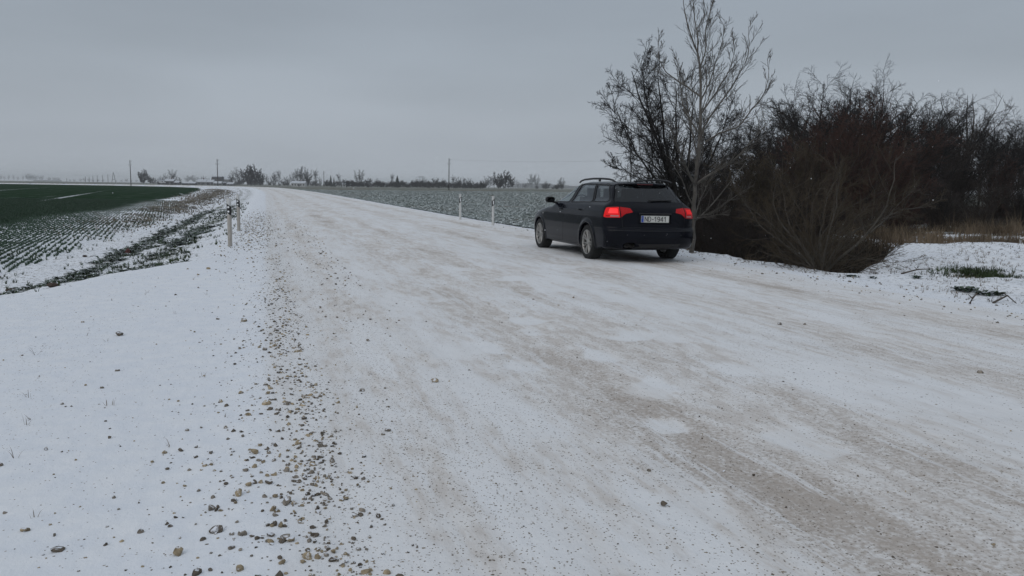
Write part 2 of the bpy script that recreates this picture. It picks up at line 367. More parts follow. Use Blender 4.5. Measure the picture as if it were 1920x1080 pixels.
def ground_material():
    m = bpy.data.materials.new('snowy_ground'); m.use_nodes = True; t = m.node_tree; bs = t.nodes['Principled BSDF']
    nn = t.nodes.new; ll = t.links.new
    def attr(n):
        a_ = nn('ShaderNodeAttribute'); a_.attribute_name = n
        s_ = nn('ShaderNodeSeparateColor'); ll(a_.outputs['Color'], s_.inputs[0]); return s_.outputs[0], s_.outputs[1], s_.outputs[2], a_.outputs['Alpha']
    aD, aG, aS, aW = attr('ca'); aB, aL, aR, aP = attr('cb'); cs, ct, cv, _ = attr('cc')
    ge = nn('ShaderNodeNewGeometry')
    cmb = nn('ShaderNodeCombineXYZ'); ll(cs, cmb.inputs[0]); ll(ct, cmb.inputs[1])
    def noise(vec, sc, det=4, rough=.55, sca=(1, 1, 1)):
        mp_ = nn('ShaderNodeMapping'); mp_.inputs['Scale'].default_value = sca; ll(vec, mp_.inputs[0])
        n_ = nn('ShaderNodeTexNoise'); n_.inputs['Scale'].default_value = sc; n_.inputs['Detail'].default_value = det; n_.inputs['Roughness'].default_value = rough
        ll(mp_.outputs[0], n_.inputs[0]); return n_.outputs[0]
    def math_(op, a_, b_=None, c_=None):
        n_ = nn('ShaderNodeMath'); n_.operation = op
        for i_, v_ in enumerate((a_, b_, c_)):
            if v_ is None: continue
            if isinstance(v_, (int, float)): n_.inputs[i_].default_value = v_
            else: ll(v_, n_.inputs[i_])
        return n_.outputs[0]
    def rng(x_, a_, b_, c_=0, d_=1):
        n_ = nn('ShaderNodeMapRange'); n_.interpolation_type = 'SMOOTHSTEP'
        for i_, v_ in enumerate((x_, a_, b_, c_, d_)):
            if isinstance(v_, (int, float)): n_.inputs[i_].default_value = v_
            else: ll(v_, n_.inputs[i_])
        return n_.outputs[0]
    def mix(f_, a_, b_):
        n_ = nn('ShaderNodeMix'); n_.data_type = 'RGBA'
        if isinstance(f_, (int, float)): n_.inputs[0].default_value = f_
        else: ll(f_, n_.inputs[0])
        for i_, v_ in ((6, a_), (7, b_)):
            if isinstance(v_, tuple): n_.inputs[i_].default_value = (*v_, 1)
            else: ll(v_, n_.inputs[i_])
        return n_.outputs[2]
    P = ge.outputs['Position']
    n_big = noise(P, .5, 3); n_mid = noise(P, 6, 5); n_fine = noise(P, 45, 4, .6); n_vf = noise(P, 160, 3, .7)
    n_st = noise(cmb.outputs[0], 10, 6, .62, (3.2, .55, 1)); n_st2 = noise(cmb.outputs[0], 60, 5, .65, (1.8, .5, 1)); n_rg = noise(cmb.outputs[0], 10, 5, .6, (7.5, .5, 1)); n_pt = noise(cmb.outputs[0], 10, 4, .6, (1.1, .5, 1))
    snow = mix(rng(n_mid, .3, .7), (.80, .835, .88), (.87, .89, .91))
    snow = mix(rng(n_big, .3, .7, 0, .35), snow, (.78, .82, .88))
    # packed dirty snow
    packed = mix(rng(n_st2, .38, .62), (.80, .79, .775), (.655, .62, .585)); onr = rng(aD, .005, .06)
    snow = mix(math_('MULTIPLY', onr, .75), snow, mix(rng(n_st, .35, .65), (.83, .835, .835), (.755, .75, .74)))
    fD = math_('MULTIPLY_ADD', aD, 1.2, math_('MULTIPLY', math_('SUBTRACT', n_st, .5), 2.2)); fD = math_('ADD', fD, math_('MULTIPLY', math_('SUBTRACT', n_rg, .5), 1.6)); fD = math_('MULTIPLY', fD, onr)
    fD = math_('ADD', fD, math_('MULTIPLY', math_('SUBTRACT', n_st2, .5), .7))
    col = mix(rng(fD, .10, .75, 0, .95), snow, packed)
    grit = mix(n_vf, (.33, .28, .235), (.47, .41, .355))
    fG = math_('ADD', math_('MULTIPLY_ADD', aD, 1.0, math_('MULTIPLY', math_('SUBTRACT', n_pt, .5), 1.2)), math_('ADD', math_('MULTIPLY', math_('SUBTRACT', n_fine, .5), 1.6), math_('MULTIPLY', math_('SUBTRACT', n_st, .5), .8)))
    col = mix(math_('MULTIPLY', rng(fG, .50, 1.15, 0, .75), onr), col, grit)
    ridge = rng(math_('ADD', math_('MULTIPLY', n_rg, .75), math_('MULTIPLY', n_pt, .35)), .605, .66); col = mix(math_('MULTIPLY', ridge, math_('MULTIPLY', onr, .7)), col, snow)
    # stones: two voronoi layers
    def stones(sc, thr, density):
        wn = nn('ShaderNodeTexNoise'); wn.inputs['Scale'].default_value = sc * 1.3; ll(P, wn.inputs[0]); wa = nn('ShaderNodeVectorMath'); wa.operation = 'MULTIPLY_ADD'; wa.inputs[1].default_value = (.9 / sc,) * 3; ll(wn.outputs['Color'], wa.inputs[0]); ll(P, wa.inputs[2])
        mp_ = nn('ShaderNodeMapping'); ll(wa.outputs[0], mp_.inputs[0]); mp_.inputs['Scale'].default_value = (1, 1, .0)
        v_ = nn('ShaderNodeTexVoronoi'); v_.inputs['Scale'].default_value = sc; ll(mp_.outputs[0], v_.inputs['Vector'])
        sp_ = nn('ShaderNodeSeparateColor'); ll(v_.outputs['Color'], sp_.inputs[0])
        rsz = math_('MULTIPLY', sp_.outputs[0], thr)
        inside = math_('LESS_THAN', v_.outputs['Distance'], rsz)
        keep = math_('LESS_THAN', sp_.outputs[1], density)
        return math_('MULTIPLY', inside, keep), sp_.outputs[2]
    s1, c1 = stones(48, .34, math_('MULTIPLY', aS, .40)); s2, c2 = stones(110, .5, math_('MULTIPLY', aS, .75))
    scol = mix(c1, (.16, .135, .11), (.34, .29, .23)); scol2 = mix(c2, (.20, .17, .145), (.40, .36, .31))
    col = mix(s2, col, scol2); col = mix(s1, col, scol)
    # verge weeds and moss: snow broken by dark stems
    nw = noise(P, 14, 5, .7)
    fW = math_('MULTIPLY', rng(nw, .54, .60), math_('MULTIPLY', cv, .8)); col = mix(fW, col, (.10, .085, .06))
    nq = noise(P, 9, 6, .75); th_ = math_('SUBTRACT', .78, math_('MULTIPLY', aG, .42))
    gcol = mix(n_fine, (.03, .045, .02), (.13, .14, .07))
    col = mix(rng(nq, th_, math_('ADD', th_, .05)), col, gcol)
    # green crop: rows with snow between, denser where the crop is denser
    rot = nn('ShaderNodeMapping'); rot.inputs['Rotation'].default_value = (0, 0, -rowdir); ll(P, rot.inputs[0])
    sx = nn('ShaderNodeSeparateXYZ'); ll(rot.outputs[0], sx.inputs[0])
    row = math_('SINE', math_('MULTIPLY', sx.outputs[0], 2 * math.pi / .30))
    ncr = noise(P, 5, 5, .7)
    fC = math_('ADD', math_('MULTIPLY', aW, 1.35), math_('ADD', math_('MULTIPLY', row, .0), math_('MULTIPLY', math_('SUBTRACT', ncr, .5), 1.0)))
    ccol = mix(n_mid, (.011, .030, .014), (.020, .048, .021)); ccol = mix(rng(n_big, .35, .65, 0, .6), ccol, (.022, .040, .024)); nfl = noise(P, .5, 7, .8, (1, 1, 1)); ccol = mix(rng(nfl, .50, .64, 0, .6), ccol, (.10, .135, .105))
    col = mix(math_('MULTIPLY', rng(fC, .62, .95), rng(aW, .0, .05)), col, ccol)
    # brown dry bank
    nb = noise(P, 4, 6, .75); thb = math_('SUBTRACT', .72, math_('MULTIPLY', aB, .40))
    bcol = mix(n_fine, (.15, .125, .09), (.26, .225, .17)); bcol = mix(rng(nw, .45, .6), bcol, (.07, .08, .045))
    col = mix(rng(nb, thb, math_('ADD', thb, .07)), col, bcol); col = mix(math_('MULTIPLY', rng(math_('ADD', aP, math_('MULTIPLY', math_('SUBTRACT', n_st2, .5), 1.2)), .35, .85), .55), col, (.83, .845, .855))
    # right field: stubble and seedlings under thin snow
    nf = noise(P, 1.1, 8, .85, (1, .5, 1)); nf2 = noise(P, .07, 5, .65, (.6, 1.6, 1)); nf3 = noise(P, .22, 6, .8, (1, .22, 1))
    fcol = mix(rng(nf, .44, .58), (.34, .37, .35), (.075, .095, .07)); fcol = mix(rng(nf3, .47, .60, 0, .7), fcol, (.10, .10, .085)); fcol = mix(rng(nf2, .48, .58, 0, .8), fcol, (.17, .135, .105))
    col = mix(aR, col, fcol)
    # leaf litter
    lcol = mix(n_fine, (.018, .015, .012), (.06, .048, .036)); lcol = mix(rng(nw, .62, .66, 0, .8), lcol, (.5, .53, .57))
    nl = math_('ADD', aL, math_('MULTIPLY', math_('SUBTRACT', n_mid, .5), .9))
    col = mix(rng(nl, .35, .55), col, lcol)
    ll(col, bs.inputs['Base Color']); bs.inputs['Roughness'].default_value = .85; bs.inputs['Specular IOR Level'].default_value = 0.0
    hgt = math_('ADD', math_('MULTIPLY', n_mid, .5), math_('ADD', math_('MULTIPLY', n_fine, .28), math_('MULTIPLY', n_vf, .10)))
    hgt = math_('ADD', hgt, math_('MULTIPLY', n_st2, .5))
    hgt = math_('ADD', hgt, math_('ADD', math_('MULTIPLY', s1, .25), math_('MULTIPLY', s2, .10)))
    bp = nn('ShaderNodeBump'); bp.inputs['Strength'].default_value = .6; bp.inputs['Distance'].default_value = .03
    ll(hgt, bp.inputs['Height']); ll(bp.outputs[0], bs.inputs['Normal'])
    return m
GM = ground_material()
fc = GF[:, 0]
fs = gs.ravel()[fc]; fld = gld.ravel()[fc]; frd = grd.ravel()[fc]; fw_ = wheat.ravel()[fc]; frf = rfield.ravel()[fc]
region = np.full(len(GF), 4)
region[(fld <= 0) & (frd <= 0)] = 1
region[(fs < -.3) & (fld <= 0)] = 0
region[fw_ > .5] = 2
region[(frf > .5)] = 3
for k, (nm, lab) in enumerate([('side_road', 'snow covered side road apron strewn with loose stones'), ('road', 'gravel road under packed dirty snow running to the horizon'),
                               ('field', 'green winter crop field with snow between its rows'), ('field', 'snow dusted stubble field behind the roadside posts'),
                               ('ground', 'snow covered verge, ditch and open ground')]):
    f = GF[region == k]
    if not len(f): continue
    u, inv = np.unique(f, return_inverse=True)
    me = mesh_np(nm, V[u], inv.reshape(f.shape), GM)
    for an_, arr in (('ca', colA), ('cb', colB), ('cc', colC)):
        at_ = me.attributes.new(an_, 'FLOAT_COLOR', 'POINT'); at_.data.foreach_set('color', arr[u].astype(np.float32).ravel())
    tag(link(nm, me), lab, nm.replace('_', ' '), kind='structure')
print('ground', len(GF))

# ------------------------------------------------------------------ stones
rng = np.random.default_rng(7)
def ico(sub):
    import bmesh
    bm = bmesh.new(); bmesh.ops.create_icosphere(bm, subdivisions=sub, radius=1)
    v = np.array([x.co[:] for x in bm.verts]); f = np.array([[q.index for q in x.verts] for x in bm.faces]); bm.free(); return v, f
IV, IF = ico(2)
def rocks_np(P, S, rng, flat=.78):
    """P (n,3) base centres, S (n) radii"""
    n = len(P); var = 24
    sh = []
    for i in range(var):
        d = rng.normal(size=(11, 3)); d /= np.linalg.norm(d, axis=1, keepdims=True); off = rng.uniform(.42, .85, 11)
        v = IV.copy()
        for dd, o_ in zip(d, off):
            q = v @ dd; v = v - np.clip(q - o_, 0, None)[:, None] * dd
        sh.append(v * (1, rng.uniform(.65, .95), flat * rng.uniform(.8, 1.15)))
    sh = np.array(sh); k = rng.integers(0, var, n); a_ = rng.uniform(0, 6.28, n)
    v = sh[k] * S[:, None, None]
    x = v[..., 0] * np.cos(a_)[:, None] - v[..., 1] * np.sin(a_)[:, None]; y = v[..., 0] * np.sin(a_)[:, None] + v[..., 1] * np.cos(a_)[:, None]
    v = np.stack([x, y, v[..., 2]], -1) + P[:, None] + np.array([0, 0, 1]) * (S * .22)[:, None, None]
    F = (IF[None] + (np.arange(n) * len(IV))[:, None, None]).reshape(-1, 3)
    return v.reshape(-1, 3), F
def stone_mat(name, c1, c2, snow_thr=.80):
    m = snowy(name, c1, thr=snow_thr, soft=.1, scale=45, var=.5, up=.35, vscale=31, rough=.9)
    return m
M_ST = [stone_mat('stone_brown', (.32, .26, .175), 0), stone_mat('stone_grey', (.22, .195, .165), 0), stone_mat('stone_dark', (.13, .11, .088), 0)]
S_, T_, Z_ = [], [], []
def scat(n, sf, tlo, thi, size, sg=.45, p=1.6):
    u = rng.uniform(0, 1, n); t = tlo * (thi / tlo) ** (u ** (1 / p) if p else u)
    t = t * np.exp(rng.normal(0, .13, n)); s = sf(n, t); S_.append(s); T_.append(t); Z_.append(size * np.exp(rng.normal(0, sg, n)))
scat(1500, lambda n, t: (.17 + .05 * (t < 4) + rng.normal(0, .085, n)) + .03 * np.sin(t * 1.7), 2.0, 14, .0072, .45, 1.0)       # windrow
scat(330, lambda n, t: .06 + rng.normal(0, .14, n), 2.0, 9, .0135, .3, 1.0)
scat(700, lambda n, t: .08 - np.abs(rng.normal(0, .35, n)), 2.0, 16, .0066, .45, 1.0)
scat(900, lambda n, t: -rng.uniform(0, 1, n) * np.clip(t * .9, 1.5, 6), 2.0, 13, .0046, .55, 1.3)                # side road apron
scat(650, lambda n, t: rng.uniform(.1, 7.7, n), 2.0, 22, .0038, .45, 1.4)
scat(420, lambda n, t: .22 + np.abs(rng.normal(0, .35, n)), 2.2, 14, .0045, .4, 1.0)
scat(350, lambda n, t: 2.3 + rng.normal(0, .7, n), 2.0, 12, .0040, .5, 1.0)                                   # wheel track
scat(600, lambda n, t: 7.9 + rng.normal(0, .5, n), 3.0, 26, .010, .5, 1.5)                                    # right edge
scat(1800, lambda n, t: -.35 + rng.normal(0, .38, n), 13, 34, .013, .4, 2.0)                                  # shoulder by the posts
scat(500, lambda n, t: rng.uniform(.5, 1.2, n), 7, 30, .010, .4, 1.5)
S_ = np.concatenate(S_); T_ = np.concatenate(T_); Z_ = np.clip(np.concatenate(Z_), .002, .034)
sx_, sy_ = uv2xy(S_, T_)
kp = np.ones(len(sx_), bool); ldq = terrain(sx_, sy_, True)[3]; kp &= (ldq < .3); kp &= poly_sd(sx_, sy_, GUL) > .1
cl = vnoise(sx_ * 3.1, sy_ * 3.1, 9); kp &= (cl > .22) | (rng.uniform(0, 1, len(sx_)) < .4)
for (px_, py_, ra, rb) in pots:
    x0, y0, _ = hit(px_, py_); kp &= (np.hypot(sx_ - x0, sy_ - y0) > ra * .8) | (rng.uniform(0, 1, len(sx_)) < .15)
sx_, sy_, Z_ = sx_[kp], sy_[kp], Z_[kp]
P_ = np.stack([sx_, sy_, terrain(sx_, sy_)], -1)
# clumps: a few friends round the bigger ones
kk = rng.integers(0, 3, len(P_))
for i, (nm, lab) in enumerate([('gravel', 'loose brown gravel pushed up along the road edge'), ('gravel', 'loose grey gravel scattered over the snowy road'), ('gravel', 'loose dark pebbles scattered on the packed snow')]):
    v, f = rocks_np(P_[kk == i], Z_[kk == i], rng); o = link(nm, mesh_np(nm, v, f, M_ST[i], False)); tag(o, lab, 'gravel', kind='stuff')
big = [(478, 850, .030, 0, 'flat brown stone on the snow left of the gravel ridge, level with the road wedge'), (815, 717, .034, 0, 'brown wedge shaped stone lying alone on the left half of the road'),
       (448, 928, .027, 0, 'pale brown upright stone on the snow left of the gravel ridge'), (335, 1042, .028, 0, 'pale pointed stone near the bottom edge of the photo'),
       (108, 1034, .027, 2, 'dark brown stone near the bottom left corner of the photo'), (225, 629, .050, 2, 'long reddish brown clod on the snow between road and ditch'),
       (457, 603, .035, 0, 'flat brown clod on the snow among smaller gravel'), (678, 734, .022, 1, 'dark flat stone on the road left of the brown wedge stone'),
       (680, 961, .020, 1, 'round dark grey stone just right of the gravel ridge'), (1245, 948, .017, 2, 'small dark stone alone in the lower middle of the road'),
       (391, 505, .040, 0, 'rounded beige stone on the snow just below the nearer left marker post'), (372, 516, .033, 0, 'beige stone left of and below the rounded one near the marker post'),
       (48, 998, .020, 0, 'flattened brown stone at the far left in the foreground snow'), (503, 740, .020, 0, 'brown double stone in the thick of the gravel ridge'),
       (1463, 609, .028, 2, 'dark round stone on the right half of the road'), (1838, 700, .024, 1, 'dark stone near the right edge of the photo on the road')]
for (bx, by, r_, mi, lab) in big:
    x0, y0, z0 = hit(bx, by); v, f = rocks_np(np.array([[0, 0, 0.]]), np.array([r_]), rng, .7)
    o = link('stone', mesh_np('stone', v, f, M_ST[mi], False), None, (x0, y0, z0)); tag(o, lab, 'stone', 'larger stones lying on the snow')
M_RED = mat('red_granite', (.12, .045, .04), .85, var=.35, vscale=25, bump=.4)
x0, y0, z0 = hit(240, 477); v, f = rocks_np(np.array([[0, 0, 0.]]), np.array([.15]), rng, .8)
o = link('boulder', mesh_np('boulder', v, f, M_RED, True), None, (x0, y0, z0 + .02)); tag(o, 'reddish boulder on the snow at the edge of the ditch weeds', 'boulder')
M_CL = mat('soil_clod', (.06, .04, .03), .95, var=.4, vscale=30, bump=.5)
for (bx, by, r_, lab) in [(100, 538, .10, 'dark soil clod on the snow in the ditch at the left'), (160, 482, .09, 'small dark clod on the snow between the crop and the ditch weeds'), (20, 545, .10, 'low dark clod by the left edge of the photo')]:
    x0, y0, z0 = hit(bx, by); v, f = rocks_np(np.array([[0, 0, 0.], [.14, .05, 0]]), np.array([r_, r_ * .6]), rng, .5)
    tag(link('soil_clod', mesh_np('soil_clod', v, f, M_CL, False), None, (x0, y0, z0)), lab, 'clod', 'soil clods in the ditch')

# ------------------------------------------------------------------ leafy plants and grass
def leaves_np(P, az, Ln, Wd, lift, rng, droop=.5):
    """n leaves of 3 quads-ish (6 verts) with a fold; P base, az direction, lift angle"""
    n = len(P); d = np.stack([np.cos(az), np.sin(az), 0 * az], -1); s = np.stack([-np.sin(az), np.cos(az), 0 * az], -1)
    up = np.array([0, 0, 1.])
    def pt(u, wv):
        e = lift * (1 - droop * u * 1.6)
        q = P + d * (Ln * u * np.cos(e))[:, None] + up * (Ln * u * np.sin(lift) * (1 - droop * u))[:, None]
        return q + s * (Wd * wv)[:, None] + up * (np.abs(wv) * Wd * .35)[:, None]
    V = np.stack([pt(0, .08), pt(0, -.08), pt(.55, .5), pt(.5, 0.), pt(.55, -.5), pt(1, .12), pt(.97, -.12)], 1)
    f = np.array([[0, 3, 2, 2], [0, 1, 3, 3], [1, 4, 3, 3], [2, 3, 5, 5], [3, 6, 5, 5], [3, 4, 6, 6]])[:, :3]
    F = (f[None] + (np.arange(n) * 7)[:, None, None]).reshape(-1, 3)
    return V.reshape(-1, 3), F
def rosettes(P, size, nl, rng, lift=(.2, 1.1), ratio=.4):
    n = len(P); m = n * nl; pi = np.repeat(np.arange(n), nl)
    az = rng.uniform(0, 6.28, m); Ln = size[pi] * rng.uniform(.6, 1.15, m); li = rng.uniform(lift[0], lift[1], m)
    return leaves_np(P[pi] + np.stack([np.cos(az), np.sin(az), 0 * az], -1) * .01, az, Ln, Ln * ratio, li, rng)
M_LEAF = snowy('dark_leaf', (.028, .050, .022), thr=.82, soft=.08, scale=24, var=.5, up=.30, rough=.45)
M_RAPE = snowy('frosted_leaf', (.055, .072, .052), thr=.58, soft=.12, scale=18, var=.45, up=.30, snow=(.55, .6, .6))
M_BLADE = snowy('grass_blade', (.040, .06, .024), thr=.95, soft=.1, scale=20, var=.5)
M_DRY = snowy('dry_grass', (.125, .095, .064), thr=.98, soft=.1, scale=20, var=.75, vscale=.7)
M_DRY2 = snowy('bank_grass', (.17, .145, .105), thr=.80, soft=.12, scale=3, var=.5, vscale=.4)
M_WHEAT = mat('winter_wheat', (.022, .060, .027), .6, var=.3, vscale=3)
def sample_line(n, ld0, sg, tlo, thi, p=1.5):
    t = tlo * (thi / tlo) ** (rng.uniform(0, 1, n) ** (1 / p)); return ld0 + rng.normal(0, sg, n), t
def verge_pts(n, lo, hi, ylo, yhi, dens=None):
    Y = ylo * (yhi / ylo) ** rng.uniform(0, 1, n); X = -.31 * Y - rng.uniform(0, 12, n) + 2
    q = terrain(X, Y, True); ok = (q[3] > lo) & (q[3] < hi) & (q[1] < 2)
    return X[ok], Y[ok], q[0][ok], q[3][ok], q[2][ok]
# band of dark leafy weeds down in the ditch
X, Y, Z, D_, T2 = verge_pts(60000, .3, 4.2, 9, 70)
dn = np.exp(-((D_ - 2.85) / .33) ** 2) * sst(11.5, 14, Y) * 1.0 + .8 * np.exp(-((D_ - 1.55 - .25 * (fbm(Y * .3, 0 * Y, 2, 3) - .5)) / .22) ** 2) * sst(12, 14, Y) * sst(34, 24, Y) + .55 * np.exp(-((D_ - 1.2) / .9) ** 2) * sst(.55, .68, fbm(X * .8, Y * .8, 3, 71))
dn *= sst(.30, .5, fbm(X * 1.1, Y * 1.1, 3, 70)) * sst(62, 45, Y) * sst(13.5, 16.5, T2)
keep = rng.uniform(0, 1, len(X)) < dn * .42
P = np.stack([X, Y, Z], -1)[keep]; print('weeds', len(P))
v, f = rosettes(P, .12 * np.exp(rng.normal(0, .3, len(P))) + .045 * (P[:, 1] > 20), 7, rng)
tag(link('leafy_weeds', mesh_np('leafy_weeds', v, f, M_LEAF, False)), 'dark green leafy weeds in a band along the left ditch', 'weeds', kind='stuff')
def blades_np(P, h, wd, nb, rng, lean=.5):
    n = len(P) * nb; pi = np.repeat(np.arange(len(P)), nb); az = rng.uniform(0, 6.28, n); hh = h[pi] * rng.uniform(.5, 1.2, n); le = rng.uniform(.1, lean, n) * hh
    d = np.stack([np.cos(az), np.sin(az), 0 * az], -1); s = np.stack([-np.sin(az), np.cos(az), 0 * az], -1); up = np.array([0, 0, 1.])
    b0 = P[pi] + d * .012; wd = np.broadcast_to(np.asarray(wd, float), (len(P),))[pi][:, None]
    V = np.stack([b0 + s * wd, b0 - s * wd, b0 + d * (le * .4)[:, None] + up * (hh * .6)[:, None] - s * wd * .7, b0 + d * (le * .4)[:, None] + up * (hh * .6)[:, None] + s * wd * .7, b0 + d * le[:, None] + up * hh[:, None]], 1)
    base = (np.arange(n) * 5)[:, None]
    return V.reshape(-1, 3), [base + np.array([0, 1, 2, 3]), base + np.array([3, 2, 4])]
X, Y, Z, D_, T2 = verge_pts(60000, .2, 5.6, 8, 60)
dn = (.25 + .75 * sst(12, 16, T2)) * (.10 + .7 * np.exp(-((D_ - 1.3) / .9) ** 2) + .25 * np.exp(-((D_ - 5.2) / .6) ** 2)) * sst(.42, .66, fbm(X * .9, Y * .9, 4, 72))
keep = rng.uniform(0, 1, len(X)) < dn * .30; P = np.stack([X, Y, Z], -1)[keep]
v, f = blades_np(P, np.full(len(P), .085), .006, 7, rng, .9)
tag(link('grass', mesh_np('grass', v, f, M_BLADE, False)), 'short frosted grass tufts poking through snow on the left verge', 'grass', kind='stuff')
# brown dry grass further along the left bank
n = 70000; Y = 26 * (190 / 26) ** rng.uniform(0, 1, n); X = -.31 * Y - rng.uniform(0, 1, n) * (6 + .07 * Y)
q = terrain(X, Y, True); dn = np.exp(-((q[3] - 4.9 - .013 * q[2]) / (1.1 + .006 * q[2])) ** 2) * sst(.3, .6, fbm(X * .3, Y * .3, 4, 73)) * sst(20, 60, Y)
keep = (rng.uniform(0, 1, n) < dn * .45) & (q[1] < 0); P = np.stack([X, Y, q[0]], -1)[keep]
v, f = blades_np(P, .05 + .0008 * P[:, 1], .006 + .00016 * P[:, 1], 6, rng, 1.2)
tag(link('dry_grass', mesh_np('dry_grass', v, f, M_DRY2, False)), 'brown dry grass along the field bank left of the road', 'grass', kind='stuff')
# winter crop in rows
rows = []
for k in range(-10, 420):
    qa = -26 + k * .15 - 36
    n = 1500; al = 12 * (85 / 12) ** rng.uniform(0, 1, n)
    al = al + rng.normal(0, .05, n); X = qa * math.cos(rowdir) - al * math.sin(rowdir) + rng.normal(0, .016, n); Yy = qa * math.sin(rowdir) + al * math.cos(rowdir)
    mm = (Yy > 14) & (Yy < 75) & (X > -.72 * Yy - 2) & (X < -.36 * Yy - 1)
    rows.append(np.stack([X, Yy], -1)[mm])
rows = np.vstack(rows); q = terrain(rows[:, 0], rows[:, 1], True); ld_, D_ = q[3], q[6]
qac = rows[:, 0] * math.cos(rowdir) + rows[:, 1] * math.sin(rowdir); qal = -rows[:, 0] * math.sin(rowdir) + rows[:, 1] * math.cos(rowdir)
fe_ = ld_ - 4.5 - 1.4 * (fbm(rows[:, 0] * .35, rows[:, 1] * .35, 4, 51) - .5) - .02 * (q[2] - 25); pt_ = fbm(qac * .35, qal * .05, 4, 52)
stk = np.exp(-((np.mod(qac + 3, 13.0) - 6.5) / .4) ** 2) + np.exp(-((np.mod(qac + 4.6, 13.0) - 6.5) / .3) ** 2)
dn = np.clip(sst(0, 3, fe_) * .45 + sst(16, 38, D_) * .45 + .44 + (pt_ - .5) * .9 - stk * .8 - .55 * np.exp(-((fe_ - .5) / 3.0) ** 2) * sst(26, 38, D_), 0.02, 1) * (fe_ > 0)
dn = dn * (.45 + 1.25 * fbm(qac * .9, qal * .35, 4, 91)); keep = rng.uniform(0, 1, len(rows)) < dn * .95; P = np.stack([rows[:, 0], rows[:, 1], q[0]], -1)[keep]; print('wheat', len(P))
v, f = blades_np(P, np.full(len(P), .062), .009, 4, rng, 1.1)
tag(link('winter_crop', mesh_np('winter_crop', v, f, M_WHEAT, False)), 'young green cereal blades standing in rows in the left field', 'crop', kind='stuff')
# frosted rape plants of the right field
n = 120000; Y = 19 * (210 / 19) ** rng.uniform(0, 1, n); sR = 8.2 + rng.uniform(0, 1, n) ** 1.1 * (6 + .55 * Y)
t0_ = Y / math.cos(psi0) ; X = sR * math.cos(psi0) - t0_ * math.sin(psi0) ; Y2 = sR * math.sin(psi0) + t0_ * math.cos(psi0)
q = terrain(X, Y2, True); ok = (q[4] > .45) & (q[5] > .3) & (q[2] > 20) & (rng.uniform(0, 1, n) < (.25 + .75 * sst(.3, .55, fbm(X * .25, Y2 * .25, 3, 75)) + .5 * (q[4] < 2.5)))
P = np.stack([X, Y2, q[0]], -1)[ok]; print('rape', len(P))
v, f = rosettes(P, .085 + .0011 * P[:, 1] + .04 * (q[4][ok] < 2.0), 4, rng, (.3, 1.2), .5)
tag(link('rape_plants', mesh_np('rape_plants', v, f, M_RAPE, False)), 'frosted rape seedlings covering the right field', 'crop', kind='stuff')
ok2 = ok & (q[4] < 1.9) & (rng.uniform(0, 1, n) < .6); P = np.stack([X, Y2, q[0]], -1)[ok2]
v, f = rosettes(P, np.full(len(P), .12), 6, rng, (.4, 1.3), .5)
tag(link('leafy_weeds', mesh_np('leafy_weeds', v, f, M_LEAF, False)), 'darker leafy plants along the right road edge by the posts', 'weeds', kind='stuff')
# dry grass and scrub right of the gully
n = 60000; X = rng.uniform(7, 34, n); Y = rng.uniform(17, 50, n)
DG = [(8.9, 18.4), (12, 19.0), (14.5, 24), (19, 31), (29, 46), (14, 48), (9.2, 28)]
d_ = poly_sd(X, Y, DG); ok = (d_ < .6) & (rng.uniform(0, 1, n) < sst(.42, .58, fbm(X * .42, Y * .42, 4, 80)) * .95 * sst(40, 24, Y))
P = np.stack([X, Y, terrain(X, Y)], -1)[ok]
v, f = blades_np(P, np.full(len(P), .85) * fbm(P[:, 0] * .9, P[:, 1] * .9, 4, 81) ** 2.2 * np.exp(rng.normal(0, .3, len(P))), .007, 5, rng, .8)
tag(link('dry_grass', mesh_np('dry_grass', v, f, M_DRY, False)), 'tall brown dry grass below the bare bushes on the right', 'grass', kind='stuff')
n = 26000; X = rng.uniform(3, 12, n); Y = rng.uniform(12.5, 34, n); d_ = poly_sd(X, Y, GUL); ok = (d_ < -.12) & (rng.uniform(0, 1, n) < .25 + .75 * sst(.3, .6, fbm(X * .8, Y * .8, 3, 85))) & (rng.uniform(0, 1, n) < .75)
P = np.stack([X, Y, terrain(X, Y)], -1)[ok]
v, f = blades_np(P, np.clip(.25 - d_[ok] * .5, .2, 1.1), .006, 3, rng, .9)
M_BR = snowy('brushwood', (.030, .024, .018), thr=1.0, soft=.06, scale=14, var=.5)
tag(link('brushwood', mesh_np('brushwood', v, f, M_BR, False)), 'dark tangled stalks filling the gully under the bare trees', 'brushwood', kind='stuff')
n = 70; t = rng.uniform(3, 12, n); s_ = -rng.uniform(.4, 5, n) * t / 8; X, Y = uv2xy(s_, t); P = np.stack([X, Y, terrain(X, Y)], -1)[terrain(X, Y, True)[3] < 0]
v, f = blades_np(P, .035 * np.exp(rng.normal(0, .5, len(P))), .0016, 3, rng, 1.5)
tag(link('grass', mesh_np('grass', v, f, M_DRY, False)), 'few stray dry blades poking through the snow left of the gravel ridge', 'grass', kind='stuff')
